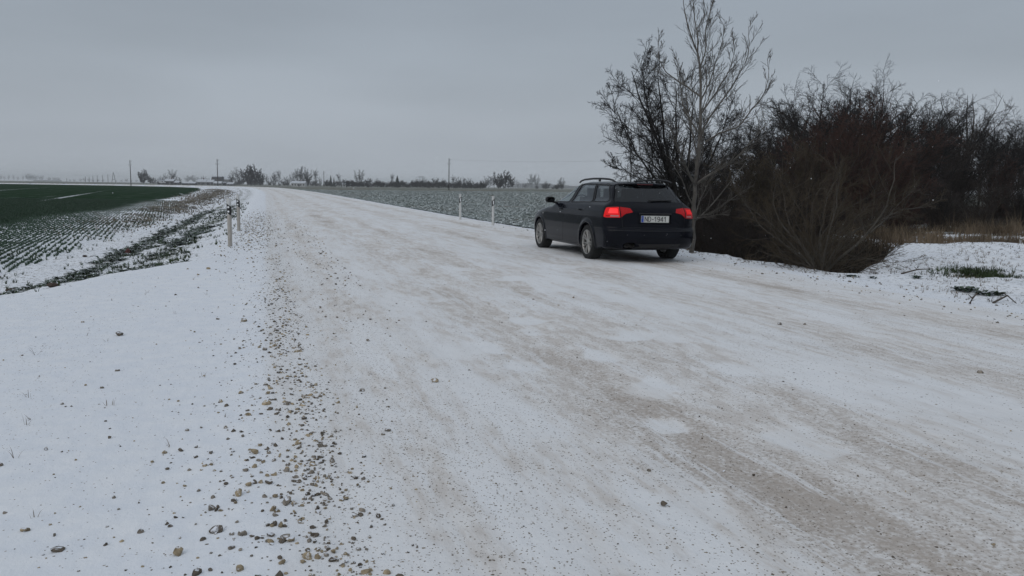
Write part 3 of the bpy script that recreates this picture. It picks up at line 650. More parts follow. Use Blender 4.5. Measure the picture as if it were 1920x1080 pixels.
# sparse stalks and tufts on the right snowy mound
n = 6500; t = rng.uniform(5, 17, n); s_ = 8.2 + rng.uniform(0, 1, n) * 12; X, Y = uv2xy(s_, t)
gq = poly_sd(X, Y, GUL); ok = (gq > .1) & (fbm(X * 1.1, Y * 1.1, 3, 82) > .45); P = np.stack([X, Y, terrain(X, Y)], -1)[ok]
v, f = blades_np(P, .045 * np.exp(rng.normal(0, .35, len(P))), .0028, 4, rng, 1.8)
tag(link('grass', mesh_np('grass', v, f, M_DRY, False)), 'sparse dry stalks poking through snow on the right mound', 'grass', kind='stuff')
n = 1100; X = 8.35 + rng.normal(0, .16, n) * (1 + rng.uniform(0, 1, n)); Y = rng.normal(12.55, .13, n); P = np.stack([X, Y, terrain(X, Y)], -1)
x0, y0, z0 = hit(1835, 515); P[:, 0] = x0 + (P[:, 0] - 8.35) * 1.1; P[:, 1] = y0 + (P[:, 1] - 12.55) * 2.2; P[:, 2] = terrain(P[:, 0], P[:, 1]); P = P[fbm(P[:, 0] * 4, P[:, 1] * 4, 3, 95) > .46]
v, f = blades_np(P, .055 * np.exp(rng.normal(0, .4, len(P))), .004, 4, rng, 1.8)
tag(link('grass_tussock', mesh_np('grass_tussock', v, f, M_BLADE, False)), 'low green grass tussock on the snowy mound at the right', 'grass tuft')
for (bx, by, n, sz, lab) in [(1805, 547, 9, .11, 'dark leafy plant left of its twin beside the forked stick'), (1850, 554, 8, .10, 'dark leafy plant right of its twin beside the forked stick'),
                             (1605, 520, 4, .07, 'small dark leafy weed at the tip of the gully'), (1640, 522, 3, .06, 'tiny leafy weed on the snow right of the gully tip'),
                             (1720, 522, 4, .07, 'low leafy weed in the middle of the snowy mound'), (345, 476, 5, .09, 'dark leafy weed alone on the snowy left verge')]:
    x0, y0, z0 = hit(bx, by); ps = np.array([[rng.normal(0, .012 * n), rng.normal(0, .009 * n), 0] for _ in range(n)]); ps[:, 2] = terrain(ps[:, 0] + x0, ps[:, 1] + y0) - z0
    v, f = rosettes(ps, np.full(n, sz), 9, rng, (.7, 1.45), .5)
    tag(link('weed_plant', mesh_np('weed_plant', v, f, M_LEAF, False), None, (x0, y0, z0)), lab, 'plant', 'leafy weeds on the snow')
M_STICK = mat('dry_stick', (.085, .068, .055), .9, var=.3, vscale=20)
for (p0, p1, p2, lab) in [((1690, 514), (1700, 506), (1712, 500), 'thin curved twig lying on the snowy mound'), ((1818, 571), (1826, 562), (1828, 553), 'short forked stick standing beside the leafy plants'),
                          ((1862, 569), (1888, 565), (1905, 573), 'low bent stick at the right edge of the snowy mound')]:
    A = [hit(*p_) for p_ in (p0, p1, p2)]; b_ = A[0]; hs = (.0, .06, .02) if 'forked' not in lab else (0, .07, .13)
    if 'forked' in lab: A[1] = (A[0][0] + .03, A[0][1], A[0][2]); A[2] = (A[0][0] + .08, A[0][1], A[0][2])
    if 'curved' in lab: A[1] = ((A[0][0] + A[2][0]) / 2 - .02, A[0][1] + .1, A[0][2]); A[2] = (A[2][0], A[0][1] + .3, A[2][2])
    m_ = MB().tube([(q_[0] - b_[0], q_[1] - b_[1], q_[2] - b_[2] + h_ + .008) for q_, h_ in zip(A, hs)], [.014, .011, .005], 6)
    m_.tube([(A[1][0] - b_[0], A[1][1] - b_[1], A[1][2] - b_[2] + hs[1]), (A[1][0] - b_[0] - .06, A[1][1] - b_[1], A[1][2] - b_[2] + hs[1] + .05)], [.008, .003], 5)
    tag(m_.build('stick', M_STICK, None, True, tuple(b_)), lab, 'stick', 'sticks on the snowy mound')

# ------------------------------------------------------------------ roadside marker posts
M_POSTW = mat('white_plastic', (.62, .62, .60), .55, var=.12, vscale=9)
M_POSTG = mat('dirty_plastic', (.42, .39, .35), .7, var=.15, vscale=9)
M_BLK = mat('black_band', (.012, .012, .013), .5)
M_REFL = mat('white_reflector', (.85, .86, .86), .25)
def marker_post(px_, py_, kind, lab, rz):
    x0, y0, z0 = hit(px_, py_); t = empty('marker_post', (x0, y0, z0), rz)
    tag(t, lab, 'marker post', 'roadside marker posts')
    w_, d_ = .045, .03
    prof = [(-w_, d_), (-w_ * .8, -d_ * .3), (-w_ * .35, -d_), (w_ * .35, -d_), (w_ * .8, -d_ * .3), (w_, d_)]
    sgn = -1 if kind == 'left' else 1
    def seg(z0_, z1_, grow=0, sl=0):
        m_ = MB(); p_ = np.array(prof) * (1 + grow)
        def ring(z_): return np.array([[a_, b_, z_ + sl * sgn * a_ / w_] for a_, b_ in p_])
        n_ = len(p_); i_ = np.arange(n_); j_ = (i_ + 1) % n_
        V_ = np.vstack([ring(z0_), ring(z1_)]); m_.add(V_, np.stack([i_, j_, j_ + n_, i_ + n_], 1))
        m_.add(ring(z1_), np.array([[0, k_, k_ + 1] for k_ in range(1, n_ - 1)])); m_.add(ring(z0_), np.array([[0, k_ + 1, k_] for k_ in range(1, n_ - 1)])); return m_
    seg(-.1, .66).build('post_body', M_POSTG if kind == 'left' else M_POSTW, t)
    cap_ = MB(); c1 = seg(.661, 1.0, 0, 0); c1.build('post_top', M_POSTW, t)
    bd = seg(.675, .865, .07, .035).build('black_band', M_BLK, t)
    if kind == 'left':
        for zz in (.725 , .815):
            m_ = MB(); an = np.linspace(0, 2 * np.pi, 20, endpoint=False)
            m_.prism([(math.cos(a_) * .021, math.sin(a_) * .021) for a_ in an], -.006, lambda u, v, h: np.stack([u, -d_ * 1.07 + h, v + zz], -1))
            m_.build('reflector', M_REFL, bd)
    else:
        m_ = MB(); m_.prism([(-.018, .71), (.018, .71), (.018, .835), (-.018, .835)], -.006, lambda u, v, h: np.stack([u, -d_ * 1.07 + h, v], -1)); m_.build('reflector', M_REFL, bd)
marker_post(431, 462, 'left', 'nearer of the two posts left of the road, black band with two round reflectors', R(4))
marker_post(447.5, 433, 'left', 'farther of the two posts left of the road, black band with two round reflectors', R(6))
marker_post(924.5, 423, 'right', 'white post right of the road nearest the car, with one upright reflector', R(8))
marker_post(863, 412, 'right', 'white post right of the road farther from the car, with one upright reflector', R(8))

# ------------------------------------------------------------------ bare trees
def resample(pl, n):
    pl = np.array(pl, float); d = np.r_[0, np.cumsum(np.linalg.norm(np.diff(pl, axis=0), axis=1))]; u = np.linspace(0, d[-1], n)
    q = np.stack([np.interp(u, d, pl[:, k]) for k in range(3)], -1)
    for _ in range(2): q[1:-1] = (q[:-2] + 2 * q[1:-1] + q[2:]) / 4
    return q
def grow(rng, P0, d0, Ln, r0, r1, npt, wob, trop):
    n = len(P0); P = np.zeros((n, npt, 3)); P[:, 0] = P0; d = d0.copy(); seg = (Ln / (npt - 1))[:, None]
    for i in range(1, npt):
        d = d + rng.normal(0, wob, (n, 3)) + np.array([0, 0, trop]); d /= np.linalg.norm(d, axis=1, keepdims=True)
        P[:, i] = P[:, i - 1] + d * seg
    return P, r0[:, None] + (r1 - r0)[:, None] * np.linspace(0, 1, npt)
def children(rng, P, Rr, nch, ratio, angle, ulo, npt, wob, trop, rk=.65, rmin=.003, lenmode=.55, jit=.3):
    """side branches of every polyline"""
    n, p, _ = P.shape; m = n * nch; pi = np.repeat(np.arange(n), nch)
    u = ulo + (1 - ulo) * (np.tile((np.arange(nch) + .5) / nch, n) + rng.uniform(-.5, .5, m) / nch)
    u = np.clip(u, 0, .995); fi = u * (p - 1); i0 = fi.astype(int); fr = (fi - i0)[:, None]
    A = P[pi, i0]; B = P[pi, np.minimum(i0 + 1, p - 1)]; base = A * (1 - fr) + B * fr
    tan = P[pi, np.minimum(i0 + 1, p - 1)] - P[pi, i0]; tan /= np.linalg.norm(tan, axis=1, keepdims=True) + 1e-9
    rr = Rr[pi, i0] * (1 - fr[:, 0]) + Rr[pi, np.minimum(i0 + 1, p - 1)] * fr[:, 0]
    L0 = np.linalg.norm(np.diff(P, axis=1), axis=2).sum(1)[pi]
    a_ = rng.normal(size=(m, 3)); a_ -= (a_ * tan).sum(1, keepdims=True) * tan; a_ /= np.linalg.norm(a_, axis=1, keepdims=True)
    an = angle * rng.uniform(.6, 1.35, m)[:, None]
    d = tan * np.cos(an) + a_ * np.sin(an)
    Ln = L0 * ratio * (1 - lenmode * u) * rng.uniform(1 - jit, 1 + jit, m)
    r0 = np.maximum(rr * rk, rmin); return grow(rng, base, d, Ln, r0, np.maximum(r0 * .35, rmin * .8), npt, wob, trop)
def tree_meshes(name, rng, stems, radii, spec, mats, ksides=(7, 5, 3, 3, 3), split=2, npt0=14):
    """stems: list of polylines; spec per level: (nch, ratio, angle, ulo, npt, wob, trop, rk, rmin). returns trunk mesh, crown mesh"""
    P = np.stack([resample(s_, npt0) for s_ in stems]); Rr = np.stack([np.interp(np.linspace(0, 1, npt0), np.linspace(0, 1, len(r_)), r_) for r_ in radii])
    P[:, 1:-1] += rng.normal(0, .0055, P[:, 1:-1].shape) * np.linalg.norm(P[:, -1] - P[:, 0], axis=1)[:, None, None] * .5
    lv = [(P, Rr)]; 
    for (nch, ratio, angle, ulo, npt, wob, trop, rk, rmin) in spec:
        lv.append(children(rng, *lv[-1], nch, ratio, angle, ulo, npt, wob, trop, rk, rmin))
    out_ = []
    for sel, nm, mt in ((range(0, split), 'trunk', mats[0]), (range(split, len(lv)), 'crown', mats[1])):
        m_ = MB()
        for i in sel: m_.add(*tubes(*lv[i], ksides[min(i, 4)]))
        out_.append(m_.mesh(nm, mt, True))
    return out_
def put_tree(name, meshes, loc, rz=0, sc=(1, 1, 1), lab=None, cat='tree', group=None, names=('trunk', 'crown')):
    t = empty(name, loc, rz); t.scale = sc
    for me, nm in zip(meshes, names): link(nm, me, t)
    tag(t, lab, cat, group); return t
M_PALE = mat('pale_bark', (.115, .105, .092), .9, var=.3, vscale=9, bump=.3)
M_PALE2 = mat('pale_twigs', (.075, .065, .055), .9)
M_DARK = mat('dark_bark', (.020, .018, .016), .95, var=.3, vscale=9)
M_DARK2 = mat('dark_twigs', (.020, .017, .016), .95)
M_REDT = mat('reddish_twigs', (.060, .027, .018), .95, var=.3, vscale=.6)
M_OLIVE = mat('olive_twigs', (.056, .042, .025), .95, var=.3, vscale=.6)
M_BROWN = mat('brown_twigs', (.036, .026, .021), .95, var=.3, vscale=.6)
rt = np.random.default_rng(21)
# pale young tree by the road, limbs traced in its own plane (scaled local coordinates)
def loc2(pp, k, ox, oz, dep): return [((x - ox) * k, dy, (oz - z) * k) for (x, z), dy in zip(pp, dep)]
K = .00512; O_ = (440, 1068)
limbs = [([(440, 1090), (448, 960), (455, 860), (458, 780), (466, 690), (471, 600), (480, 500), (484, 400), (478, 300), (468, 225), (440, 140), (415, 70), (402, 30), (410, -40)], [0] * 8 + [.05, .1, .15, .2, .2, .2], [.072, .060, .046, .034, .020, .006]),
         ([(484, 330), (470, 230), (470, 150), (455, 80), (450, 0), (448, -60)], [0, -.05, -.1, -.1, -.2, -.2], [.026, .014, .005]),
         ([(475, 300), (505, 200), (500, 120), (530, 20), (545, -30)], [0, .1, .2, .3, .3], [.022, .012, .004]),
         ([(458, 780), (430, 730), (400, 660), (375, 600), (345, 520)], [0, -.2, -.4, -.6, -.7], [.040, .022, .006]),
         ([(466, 775), (520, 735), (585, 700), (640, 660), (700, 590), (760, 520)], [0, -.2, -.4, -.6, -.7, -.8], [.042, .028, .018, .005]),
         ([(470, 620), (490, 540), (550, 450), (610, 370), (660, 290), (690, 200), (682, 110)], [0, -.1, -.2, -.3, -.35, -.4, -.4], [.036, .022, .014, .004]),
         ([(500, 600), (560, 560), (640, 540), (690, 470), (750, 400), (772, 300), (768, 270)], [-.1, -.3, -.5, -.6, -.8, -.9, -.9], [.028, .016, .004]),
         ([(478, 405), (430, 370), (380, 340), (330, 300), (300, 240), (305, 150)], [0, .2, .3, .5, .6, .6], [.026, .015, .004]),
         ([(472, 560), (430, 500), (400, 430), (395, 340), (380, 250)], [0, .2, .4, .5, .6], [.026, .014, .004]),
         ([(484, 420), (520, 350), (545, 260), (575, 170), (580, 80)], [0, .3, .5, .6, .7], [.024, .013, .004]),
         ([(480, 480), (540, 400), (600, 300), (625, 220), (620, 160)], [0, -.2, -.3, -.5, -.5], [.022, .013, .004]),
         ([(455, 915), (520, 905), (580, 860), (640, 820), (690, 785)], [0, -.2, -.5, -.8, -1.0], [.020, .013, .004]),
         ([(450, 925), (500, 915), (560, 905), (600, 905)], [0, -.3, -.5, -.8], [.018, .011, .004]),
         ([(460, 900), (480, 840), (520, 760), (560, 700)], [0, .3, .6, .8], [.018, .011, .004])]
st = [loc2(a_, K, *O_, b_) for a_, b_, c_ in limbs]; ra = [c_ for a_, b_, c_ in limbs]
x0, y0, z0 = hit(1295, 474)
st = [[(pix(1100 + x / 2.25, y0 + dy, z / 2.25)[0] - x0, dy, pix(1100 + x / 2.25, y0 + dy, z / 2.25)[2] - z0 + .05) for (x, z), dy in zip(a_, b_)] for a_, b_, c_ in limbs]; ra = [[q_ * .76 for q_ in c_] for c_ in ra]
me = tree_meshes('t', rt, st, ra, [(17, .30, .62, .12, 8, .08, .10, .36, .0042), (7, .46, .55, .15, 5, .09, .07, .6, .0030), (3, .5, .5, .2, 4, .1, .05, .7, .0024)], (M_PALE, M_PALE2), npt0=26)
put_tree('young_tree', me, (x0, y0, z0 - .05), 0, (1, 1, 1), 'tall pale barked bare tree at the road edge right behind the car')
# dark many-stemmed tree behind it
K2 = .0064; O2 = (395, 985)
limbs = [([(392, 985), (380, 860), (340, 720), (310, 620), (270, 520), (215, 400), (190, 300)], [0, 0, .1, .2, .3, .4, .5], [.11, .07, .04, .012]),
         ([(395, 985), (385, 840), (350, 690), (325, 580), (320, 470), (300, 360), (300, 300)], [0, -.1, -.2, -.3, -.5, -.6, -.8], [.10, .06, .035, .01]),
         ([(398, 985), (400, 850), (385, 700), (375, 560), (380, 440), (370, 340)], [0, .2, .4, .7, 1.0, 1.2], [.09, .05, .03, .01]),
         ([(400, 985), (420, 850), (430, 700), (440, 560), (450, 430), (440, 330)], [0, .1, .2, .3, .3, .4], [.09, .05, .03, .01]),
         ([(402, 985), (450, 850), (500, 720), (560, 600), (590, 500), (610, 430)], [0, .3, .5, .8, 1.0, 1.1], [.09, .05, .03, .01]),
         ([(390, 930), (340, 760), (280, 690), (210, 665), (150, 610), (110, 560)], [0, -.2, -.4, -.5, -.5, -.4], [.07, .04, .02, .006]),
         ([(385, 900), (320, 780), (240, 700), (170, 560), (120, 470), (110, 400)], [0, .2, .4, .6, .7, .8], [.06, .035, .02, .006]),
         ([(402, 960), (480, 840), (560, 730), (640, 650), (700, 590)], [0, -.2, -.4, -.5, -.6], [.06, .035, .02, .006]),
         ([(370, 800), (330, 640), (260, 470), (240, 350), (230, 260)], [0, -.3, -.5, -.8, -.9], [.045, .03, .02, .006]),
         ([(395, 950), (440, 780), (520, 640), (560, 520), (640, 500)], [0, .5, .9, 1.2, 1.3], [.05, .03, .02, .006]),
         ([(360, 830), (260, 770), (180, 730), (110, 700)], [0, -.4, -.6, -.8], [.035, .02, .012, .005])]
D2 = 21.5; x0, y0, _ = pix(1276, D2); z0 = tz(x0, y0) - .1
st = [[(pix(1100 + x / 2.25, y0 + dy, z / 2.25)[0] - x0, dy, pix(1100 + x / 2.25, y0 + dy, z / 2.25)[2] - z0) for (x, z), dy in zip(a_, b_)] for a_, b_, c_ in limbs]; ra = [[q_ * .8 for q_ in c_] for a_, b_, c_ in limbs]
me = tree_meshes('t', rt, st, ra, [(15, .36, .75, .12, 7, .12, .06, .42, .007), (9, .46, .7, .08, 5, .12, .04, .6, .0046), (5, .6, .7, .1, 4, .10, .03, .7, .0034), (3, .7, .7, .1, 3, .10, .0, .8, .0028)], (M_DARK, M_DARK2), npt0=16)
put_tree('dark_tree', me, (x0, y0, z0), 0, (1, 1, 1), 'dark bare tree of many leaning stems between the car roof and the pale tree')
# thin sapling left of it
me = tree_meshes('t', rt, [[(0, 0, 0), (.02, 0, 1.5), (0, .02, 3.0), (-.04, 0, 4.0)]], [[.03, .02, .006]], [(12, .16, .5, .45, 5, .08, .12, .5, .004), (4, .5, .5, .1, 4, .1, .1, .6, .003)], (M_DARK, M_DARK2))
x0, y0, _ = pix(1182, 25); put_tree('sapling', me, (x0, y0, tz(x0, y0)), 0, (1, 1, .95), 'thin straight bare sapling rising behind the car roof')
# big sprawling willow at the tip of the gully
K3 = .00262 * 1.0; O3 = (1180, 900); kk3 = 14.6 / 1500 / 3.84
limbs = [([(1180, 900), (1340, 770), (1500, 650), (1600, 540), (1660, 360), (1690, 240), (1710, 150)], [0, .1, .2, .3, .4, .5, .6], [.05, .034, .02, .006]),
         ([(1170, 900), (1190, 760), (1210, 640), (1270, 480), (1285, 330), (1300, 200)], [0, .0, 0, .1, .2, .3], [.04, .026, .015, .005]),
         ([(1200, 890), (1330, 760), (1450, 670), (1600, 620), (1800, 555), (1900, 540)], [0, .5, .8, 1.0, 1.2, 1.3], [.035, .024, .014, .004]),
         ([(1500, 650), (1640, 560), (1740, 470), (1850, 380), (1900, 330)], [.2, .4, .6, .7, .8], [.022, .014, .008, .003]),
         ([(1590, 560), (1700, 500), (1850, 480), (1920, 430)], [.3, .2, .2, .1], [.016, .010, .004]),
         ([(1150, 890), (1060, 770), (980, 640), (900, 570), (770, 480)], [0, .4, .7, .9, 1.0], [.035, .022, .012, .004]),
         ([(1160, 880), (1090, 700), (1020, 560), (1000, 480), (1030, 430), (1060, 330)], [0, .8, 1.2, 1.4, 1.5, 1.6], [.04, .026, .015, .005]),
         ([(1170, 890), (1100, 760), (960, 640), (880, 440), (780, 320)], [0, 1.2, 1.8, 2.0, 2.1], [.04, .025, .014, .005]),
         ([(1190, 880), (1300, 700), (1400, 560), (1440, 380), (1560, 270)], [0, 1.0, 1.5, 1.8, 1.9], [.04, .025, .014, .005]),
         ([(1190, 880), (1260, 740), (1380, 620), (1500, 520), (1700, 440)], [0, .8, 1.2, 1.4, 1.7], [.035, .022, .012, .004]),
         ([(1160, 870), (1140, 640), (1180, 480), (1150, 300), (1180, 150)], [0, 1.4, 2.0, 2.2, 2.3], [.035, .022, .012, .004]),
         ([(1150, 880), (1000, 830), (880, 800), (830, 780)], [0, .3, .5, .6], [.02, .012, .004]),
         ([(1190, 880), (1430, 800), (1600, 700), (1750, 640)], [0, 1.0, 1.6, 2.0], [.025, .015, .005])]
st = [loc2(a_, kk3 * 1.04, *O3, b_) for a_, b_, c_ in limbs]; ra = [c_ for a_, b_, c_ in limbs]
st = [[(0, 0, -.9)] + s_ if abs(s_[0][0]) < .1 else s_ for s_ in st]
M_WIL = mat('willow_bark', (.062, .054, .043), .9, var=.3, vscale=9)
ra = [[q_ * .75 for q_ in r_] for r_ in ra]
me = tree_meshes('t', rt, st, ra, [(12, .38, .7, .10, 7, .14, .02, .30, .0036), (8, .5, .6, .12, 5, .12, .02, .6, .0032), (4, .5, .5, .2, 4, .1, .03, .7, .003)], (M_WIL, M_OLIVE), npt0=16)
x0, y0, z0 = hit(1557, 512); put_tree('willow_shrub', me, (x0 + .05, y0 + .5, -.05), 0, (1, 1, 1), 'sprawling bare shrub with long pale branches at the tip of the gully', 'shrub')
# shrubs and wood behind
def shrub_mesh(rng, h, wdt, nst, mats, dense=1.0, rm=.004, lean=.8):
    st, ra = [], []
    for i in range(nst):
        a_ = rng.uniform(0, 6.28); ln = rng.uniform(.05, lean) * wdt / 2; hh = h * rng.uniform(.65, .95) * (1 - .25 * (ln / (wdt / 2)) ** 2)
        st.append([(math.cos(a_) * .12, math.sin(a_) * .12, -.3), (math.cos(a_) * ln * .3, math.sin(a_) * ln * .3, hh * .35), (math.cos(a_) * ln * .65, math.sin(a_) * ln * .65, hh * .7), (math.cos(a_) * ln, math.sin(a_) * ln, hh)])
        r_ = rng.uniform(.02, .045) * h / 5; ra.append([r_, r_ * .6, r_ * .2])
    return tree_meshes('s', rng, st, ra, [(int(13 * dense), .36, .65, .06, 6, .13, .04, .5, rm * 1.5), (int(9 * dense), .44, .65, .1, 4, .13, .04, .65, rm * 1.1), (5, .55, .6, .1, 3, .12, .04, .8, rm)], mats, ksides=(5, 3, 3, 3, 3), npt0=10)
def wood_mesh(rng, h, wdt, mats, rm=.007, limbs_=13, sp=(12, 9, 5)):
    st = [[(0, 0, -.3), (rng.normal(0, .1), rng.normal(0, .1), h * .35), (rng.normal(0, .2), rng.normal(0, .2), h * .7), (rng.normal(0, .3), 0, h)]]; ra = [[.11 * h / 8, .07 * h / 8, .01]]
    for i in range(limbs_):
        a_ = i * 2.4 + rng.uniform(-.4, .4); z0_ = h * rng.uniform(.12, .6); ln = wdt / 2 * rng.uniform(.6, 1.0); z1 = min(z0_ + h * rng.uniform(.25, .45), h * .97)
        st.append([(0, 0, z0_), (math.cos(a_) * ln * .45, math.sin(a_) * ln * .45, z0_ + (z1 - z0_) * .35), (math.cos(a_) * ln * .8, math.sin(a_) * ln * .8, z0_ + (z1 - z0_) * .7), (math.cos(a_) * ln, math.sin(a_) * ln, z1)])
        r_ = .055 * h / 8 * rng.uniform(.7, 1.1); ra.append([r_, r_ * .6, r_ * .15])
    return tree_meshes('w', rng, st, ra, [(sp[0], .38, .75, .2, 6, .13, .04, .5, rm * 1.5), (sp[1], .48, .7, .1, 4, .13, .03, .65, rm), (sp[2], .6, .7, .1, 3, .12, .02, .8, rm * .8)], mats, ksides=(5, 4, 3, 3, 3), npt0=12)
SH = [shrub_mesh(rt, 4, 4.5, 22, (M_DARK, M_REDT)), shrub_mesh(rt, 4, 4.5, 20, (M_BROWN, M_OLIVE)), shrub_mesh(rt, 4, 4.5, 22, (M_DARK, M_BROWN)), shrub_mesh(rt, 4, 5, 16, (M_WIL, M_BROWN), .8, .004, 1.0)]
WD = [wood_mesh(rt, 8, 6, (M_DARK, M_DARK2)), wood_mesh(rt, 8, 5, (M_DARK, M_BROWN)), wood_mesh(rt, 8, 6.5, (M_DARK, M_DARK2), .006, 16)]
WDP = wood_mesh(rt, 8, 5, (M_PALE2, M_PALE2), .005, 10, (7, 5, 3))
def place(lst, px_, ytop, D, h0, lab, cat, group, name, wscale=1, rz=None):
    x0, y0, ztop = pix(px_, D, ytop); zb = tz(x0, y0); s_ = (ztop - zb) / h0
    put_tree(name, lst, (x0, y0, zb - .02), rt.uniform(0, 6.28) if rz is None else rz, (s_ * wscale, s_ * wscale, s_), lab, cat, group)
G1 = 'bare shrubs in front of the wood'; G2 = 'bare trees of the roadside wood'
shr = [(1345, 330, 20, 2, 'low dark brown shrub just right of the pale tree, over the gully'), (1420, 300, 22.5, 1, 'olive brown shrub in the gully left of the sprawling shrub'), (1500, 262, 24, 1, 'rounded olive shrub behind the sprawling pale branched shrub'),
       (1600, 225, 27, 0, 'tall reddish brown shrub in the middle of the wood edge'), (1560, 205, 31, 0, 'reddish shrub topping the olive one, left of the tallest twigs'), (1690, 295, 27, 0, 'reddish shrub right of the middle with a rounded top'),
       (1770, 330, 30, 2, 'dark brown shrub with upright stems behind the dry grass'), (1850, 325, 33, 3, 'grey brown spreading shrub at the right above the dry grass'), (1925, 320, 37, 2, 'dark shrub cut by the right edge of the photo'),
       (1460, 230, 34, 2, 'dark shrub behind the olive one at the left end of the wood'), (1395, 285, 30, 2, 'dark shrub seen between the pale tree and the wood'), (1640, 190, 36, 0, 'highest reddish shrub behind the front row'),
       (1730, 250, 38, 2, 'dark tall shrub behind the reddish rounded one'), (1800, 265, 42, 2, 'dark shrub below the lone spreading tree top'), (1880, 290, 45, 0, 'reddish dark shrub far right in the second row'), (1320, 300, 32, 2, 'dark shrub behind the fork of the pale tree'),
       (1540, 330, 21, 2, 'brown shrub low in the gully behind the sprawling one'), (1640, 370, 22.5, 3, 'low tangled shrub right of the sprawling one'),
       (1450, 380, 18.5, 2, 'small dark shrub low in the gully at the road edge'), (1375, 400, 18, 2, 'smallest dark shrub beside the foot of the pale tree'), (1700, 345, 32, 2, 'dark low shrub over the brown grass'), (1990, 300, 42, 2, 'dark shrub beyond the right edge of the photo')]
for (px_, yt, D, k, lab) in shr: place(SH[k], px_, yt, D, 3.95, lab, 'shrub', G1, 'bare_shrub', 1.15)
trs = [(1425, 235, 44, 0, 'leftmost dark tree of the wood, low and wide'), (1490, 195, 46, 1, 'second dark tree of the wood from the left, fanned top'), (1548, 158, 46, 0, 'tallest tree top of the wood, left of its centre'), (1600, 168, 50, 2, 'tree top just right of the tallest one'),
       (1655, 165, 48, 1, 'tree with rounded loose top beside the dip of the wood'), (1700, 205, 52, 0, 'dark tree in the dip of the wood outline'), (1745, 196, 50, 2, 'dark dense tree right of the dip'), (1785, 212, 56, 1, 'dark tree left of the pale spreading top'),
       (1868, 222, 58, 0, 'dark tree right of the pale spreading top'), (1905, 228, 60, 1, 'narrow dark tree next to the right edge of the photo'), (1945, 235, 60, 2, 'dark tree at the very right edge of the photo'), (1370, 265, 46, 1, 'dark tree seen through the pale tree limbs'), (1330, 285, 42, 0, 'dark tree low behind the dark many stemmed tree'),
       (1520, 185, 56, 2, 'dark tree in the back row left of the tallest top'), (1630, 185, 60, 0, 'dark tree in the back row behind the reddish shrubs'), (1720, 225, 64, 1, 'dark tree in the back row behind the dip')]
trs += [(1765, 225, 44, 0, 'dark tree filling the wood just left of the pale spreading top'), (1845, 232, 46, 2, 'dark tree under the right side of the pale spreading top'), (1895, 240, 48, 0, 'dark dense tree low near the right edge of the photo'), (1680, 200, 44, 2, 'dark tree behind the reddish shrub with the rounded top'),
        (1585, 178, 43, 0, 'dark tree right behind the tall reddish brown shrub'), (1450, 232, 40, 2, 'dark tree over the left end of the wood, below the fanned top'), (1805, 215, 47, 1, 'dark tree directly below the crown of the pale spreading top'), (1935, 250, 50, 1, 'dark low tree in the right corner of the wood')]
for (px_, yt, D, k, lab) in trs: place(WD[k], px_, yt, D, 7.9, lab, 'tree', G2, 'bare_tree', 1.1)
place(WDP, 1822, 178, 52, 7.9, 'pale spreading bare tree top rising above the right part of the wood', 'tree', G2, 'bare_tree', 1.25)

# ------------------------------------------------------------------ far trees, village, poles
FT = [wood_mesh(rt, 10, 9, (M_DARK, M_DARK2), .034, 14, (8, 6, 4)), wood_mesh(rt, 10, 6, (M_DARK, M_DARK2), .030, 12, (8, 5, 3)), wood_mesh(rt, 10, 3.4, (M_DARK, M_DARK2), .028, 12, (6, 5, 3)),
      wood_mesh(rt, 10, 11, (M_DARK, M_DARK2), .075, 18, (9, 7, 4))]
def conifer(rng):
    m_ = MB(); n = 420; z = rng.uniform(.08, 1, n) ** .9; r_ = (1 - z) * 1.9 * rng.uniform(.6, 1.1, n) + .12; a_ = rng.uniform(0, 6.28, n)
    P0 = np.stack([0 * z, 0 * z, z * 10], -1); P1 = np.stack([np.cos(a_) * r_, np.sin(a_) * r_, z * 10 - r_ * .35], -1)
    m_.add(*tubes(np.stack([P0, (P0 + P1) / 2 + (0, 0, .05), P1], 1), np.tile([.12, .16, .03], (n, 1)), 3)); me1 = m_.mesh('crown', mat('spruce_needles', (.018, .028, .02), .95), True)
    return [MB().tube([(0, 0, 0), (0, 0, 10)], [.22, .03], 5).mesh('trunk', M_DARK), me1]
CON = conifer(rt)
GF_ = 'distant trees along the horizon'
def far(px_, yt, D, k, lab, ws=1, name='distant_tree', grp=GF_):
    lst = CON if k == 'c' else FT[k]; x0, y0, ztop = pix(px_, D, yt); zb = tz(x0, y0) - .3; s_ = (ztop - zb) / 9.8
    put_tree(name, lst, (x0, y0, zb), rt.uniform(0, 6.28), (s_ * ws, s_ * ws, s_), lab, 'tree', grp)
ORD = 'first second third fourth fifth sixth seventh eighth ninth tenth eleventh twelfth thirteenth fourteenth fifteenth sixteenth seventeenth eighteenth nineteenth twentieth'.split()
lft_i = [0, 0]
for px_, yt, ws in [(1, 328, .9), (8, 330, .8), (16, 328, .7), (25, 328, .6), (33, 331, .8), (43, 329, .6), (52, 326, 1.0), (59, 327, 1.0), (66, 329, 1.0), (77, 329, 1.1), (92, 332, 1.2), (102, 332, 1.2), (109, 333, 1.1),
                   (131, 336, 1.3), (139, 336, 1.3), (151, 335, 1.2), (158, 334, 1.2), (166, 335, 1.2), (174, 336, 1.2), (184, 336, 1.2), (193, 336, 1.2), (218, 338, 1.2), (228, 337, 1.2), (237, 335, 1.2), (246, 337, 1.2), (256, 337, 1.2)]:
    far(px_, yt, 2700 + (px_ * 37 % 300), 0 if ws > .9 else 1, (lft_i.__setitem__(0, lft_i[0] + 1) or ORD[lft_i[0] - 1] + ' misty tree counted from the left edge of the photo') if px_ < 120 else (lft_i.__setitem__(1, lft_i[1] + 1) or ORD[lft_i[1] - 1] + ' low misty tree right of the long faded shed, among the thin poles'), ws, grp='misty trees at the far left')
